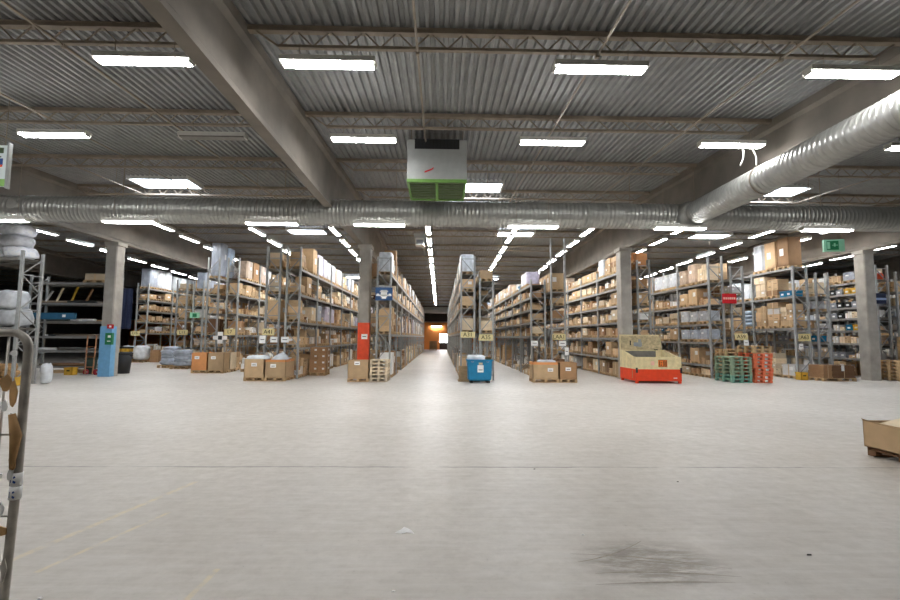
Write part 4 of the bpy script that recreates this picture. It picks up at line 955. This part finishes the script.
# floor litter and tyre marks
mb = MB(); mb.add([(-.085,-.02,.003),(-.03,-.045,.002),(.02,-.03,.008),(.095,-.045,.003),(.065,.02,.006),(.02,.05,.016),(-.01,.08,.012),(-.035,.03,.01)], [(0,1,7),(1,2,7),(2,5,7),(2,3,4),(2,4,5),(5,6,7)], 'white')
tag(mb.build('paper_scrap', None, (-.32,4.42,.001)), 'torn white paper scrap lying alone on the floor', 'litter')
for i, (x, y, k, w_) in enumerate(((1.32,4.35,'white','tiny white chip by the dirt patch'),(3.0,5.9,'ink','small dark chip far from the dirt patch'),(2.75,7.2,'white','small white chip beyond the floor joint'),(-2.72,3.35,'white','tiny white chip near the faded yellow line'),(-.32,3.42,'white','white chip at the bottom edge of the view'),(3.1,3.95,'ink','long dark splinter on the floor by the dirt patch'),(1.3,6.45,'ink','dark crumb in the floor joint'))):
    mb = MB(); a = .014 if i != 5 else .025; mb.prism([(-a,-.005),(a*.6,-.008),(a,.004),(-.2*a,.009)], 2, 0, .006, k)
    tag(mb.build('floor_chip', None, (x,y,.001)), w_, 'litter')
mb = MB()
def arc(x0, y0, x1, y1, bend, w):
    n = 18; o = []
    for i in range(n+1):
        u = i/n; x = x0+(x1-x0)*u; y = y0+(y1-y0)*u+bend*4*u*(1-u); o.append((x,y))
    vs = [(p[0], p[1]-w/2*(.4+.6*math.sin(PI*i/n)), .0015) for i, p in enumerate(o)]+[(p[0], p[1]+w/2*(.4+.6*math.sin(PI*i/n)), .0015) for i, p in enumerate(o)]
    mb.add(vs, [(i,i+1,n+2+i,n+1+i) for i in range(n)], 'tyre')
M['tyre'] = mat('tyre_dirt', (150,142,128), .8, 0, .25, 18.)
for a in ((1.12,3.84,1.8,4.22,-.05,.014),(1.1,3.98,2.3,3.72,.05,.012),(1.2,3.66,2.3,3.6,.04,.012),(1.15,3.5,2.2,3.52,.02,.01),(1.3,3.95,2.1,3.78,-.02,.01)): arc(*a)
o = mb.build('tyre_dirt'); o['kind'] = 'stuff'; o['label'] = 'curved tyre dirt streaks on the near floor'; o['category'] = 'dirt'

# ------------------------------------------------------------------ camera
cam = bpy.data.objects.new('camera', bpy.data.cameras.new('camera')); COL.objects.link(cam)
F = 460.; cam.data.sensor_width = 36; cam.data.lens = 36*F/900; cam.data.clip_start = .05; cam.data.clip_end = 400
pitch, yaw, roll = math.atan(37/F), math.atan(9/F), .007
fw = Vector((math.sin(yaw)*math.cos(pitch), math.cos(yaw)*math.cos(pitch), math.sin(pitch)))
r0 = Vector((math.cos(yaw), -math.sin(yaw), 0)); u0 = r0.cross(fw)
rt = r0*math.cos(roll)+u0*math.sin(roll); upv = rt.cross(fw)
cam.matrix_world = Matrix(((rt.x,upv.x,-fw.x,0),(rt.y,upv.y,-fw.y,0),(rt.z,upv.z,-fw.z,H),(0,0,0,1)))
sc.camera = cam

# keep the 300 that show largest of each kind as objects, the rest as one mass per kind
bpy.context.view_layer.update(); dg = bpy.context.evaluated_depsgraph_get()
hits = {}
origin = Vector((0,0,H)); st = 2
for py in range(200, 400, st):
    for px in range(0, 900, st):
        d = (fw+rt*((px+.5-450)/F)+upv*((300-py-.5)/F)).normalized()
        ok, loc, nrm, idx, ob, mx = sc.ray_cast(dg, origin, d)
        if ok: hits[ob.name] = hits.get(ob.name, 0)+1
by = {}
for o, key in ITEMS: by.setdefault(NAME[key[0]], []).append((hits.get(o.name, 0), o, key))
drop = []
floorn = {}
for o in COL.objects:
    if o.parent is None: floorn[o.name.split('.')[0]] = floorn.get(o.name.split('.')[0], 0)+1
for nm, L_ in by.items():
    L_.sort(key=lambda q: -q[0])
    keep = max(0, 296-(floorn.get(nm, 0)-len(L_)))
    for i, (h_, o, key) in enumerate(L_):
        if i >= keep or h_ < 2: put_mass(key, o.matrix_world.copy()); drop.append(o)
bpy.data.batch_remove(drop)
MASSL = dict(carton=('carton_mass','cardboard cartons packed deeper along the warehouse racks','cartons'), wrap=('wrapped_load_mass','film wrapped loads deeper along the warehouse racks','pallet loads'), pallet=('pallet_mass','wooden pallets under loads deeper along the racks','pallets'), sack=('sack_mass','plastic sacks further back on the racks','sacks'), tote=('tote_mass','plastic totes further back on the racks','totes'))
for k, mb in MASS.items():
    n, l, c = MASSL[k]; o = mb.build(n); o['kind'] = 'stuff'; o['label'] = l; o['category'] = c

# ------------------------------------------------------------------ world and view
w = bpy.data.worlds.new('world'); sc.world = w; w.use_nodes = True
w.node_tree.nodes['Background'].inputs[0].default_value = (.5,.55,.6,1); w.node_tree.nodes['Background'].inputs[1].default_value = .05
sc.view_settings.view_transform = 'Standard'; sc.view_settings.look = 'None'; sc.view_settings.gamma = 1; sc.view_settings.use_curve_mapping = False
sc.view_settings.exposure = 1.33
sc.cycles.use_light_tree = True
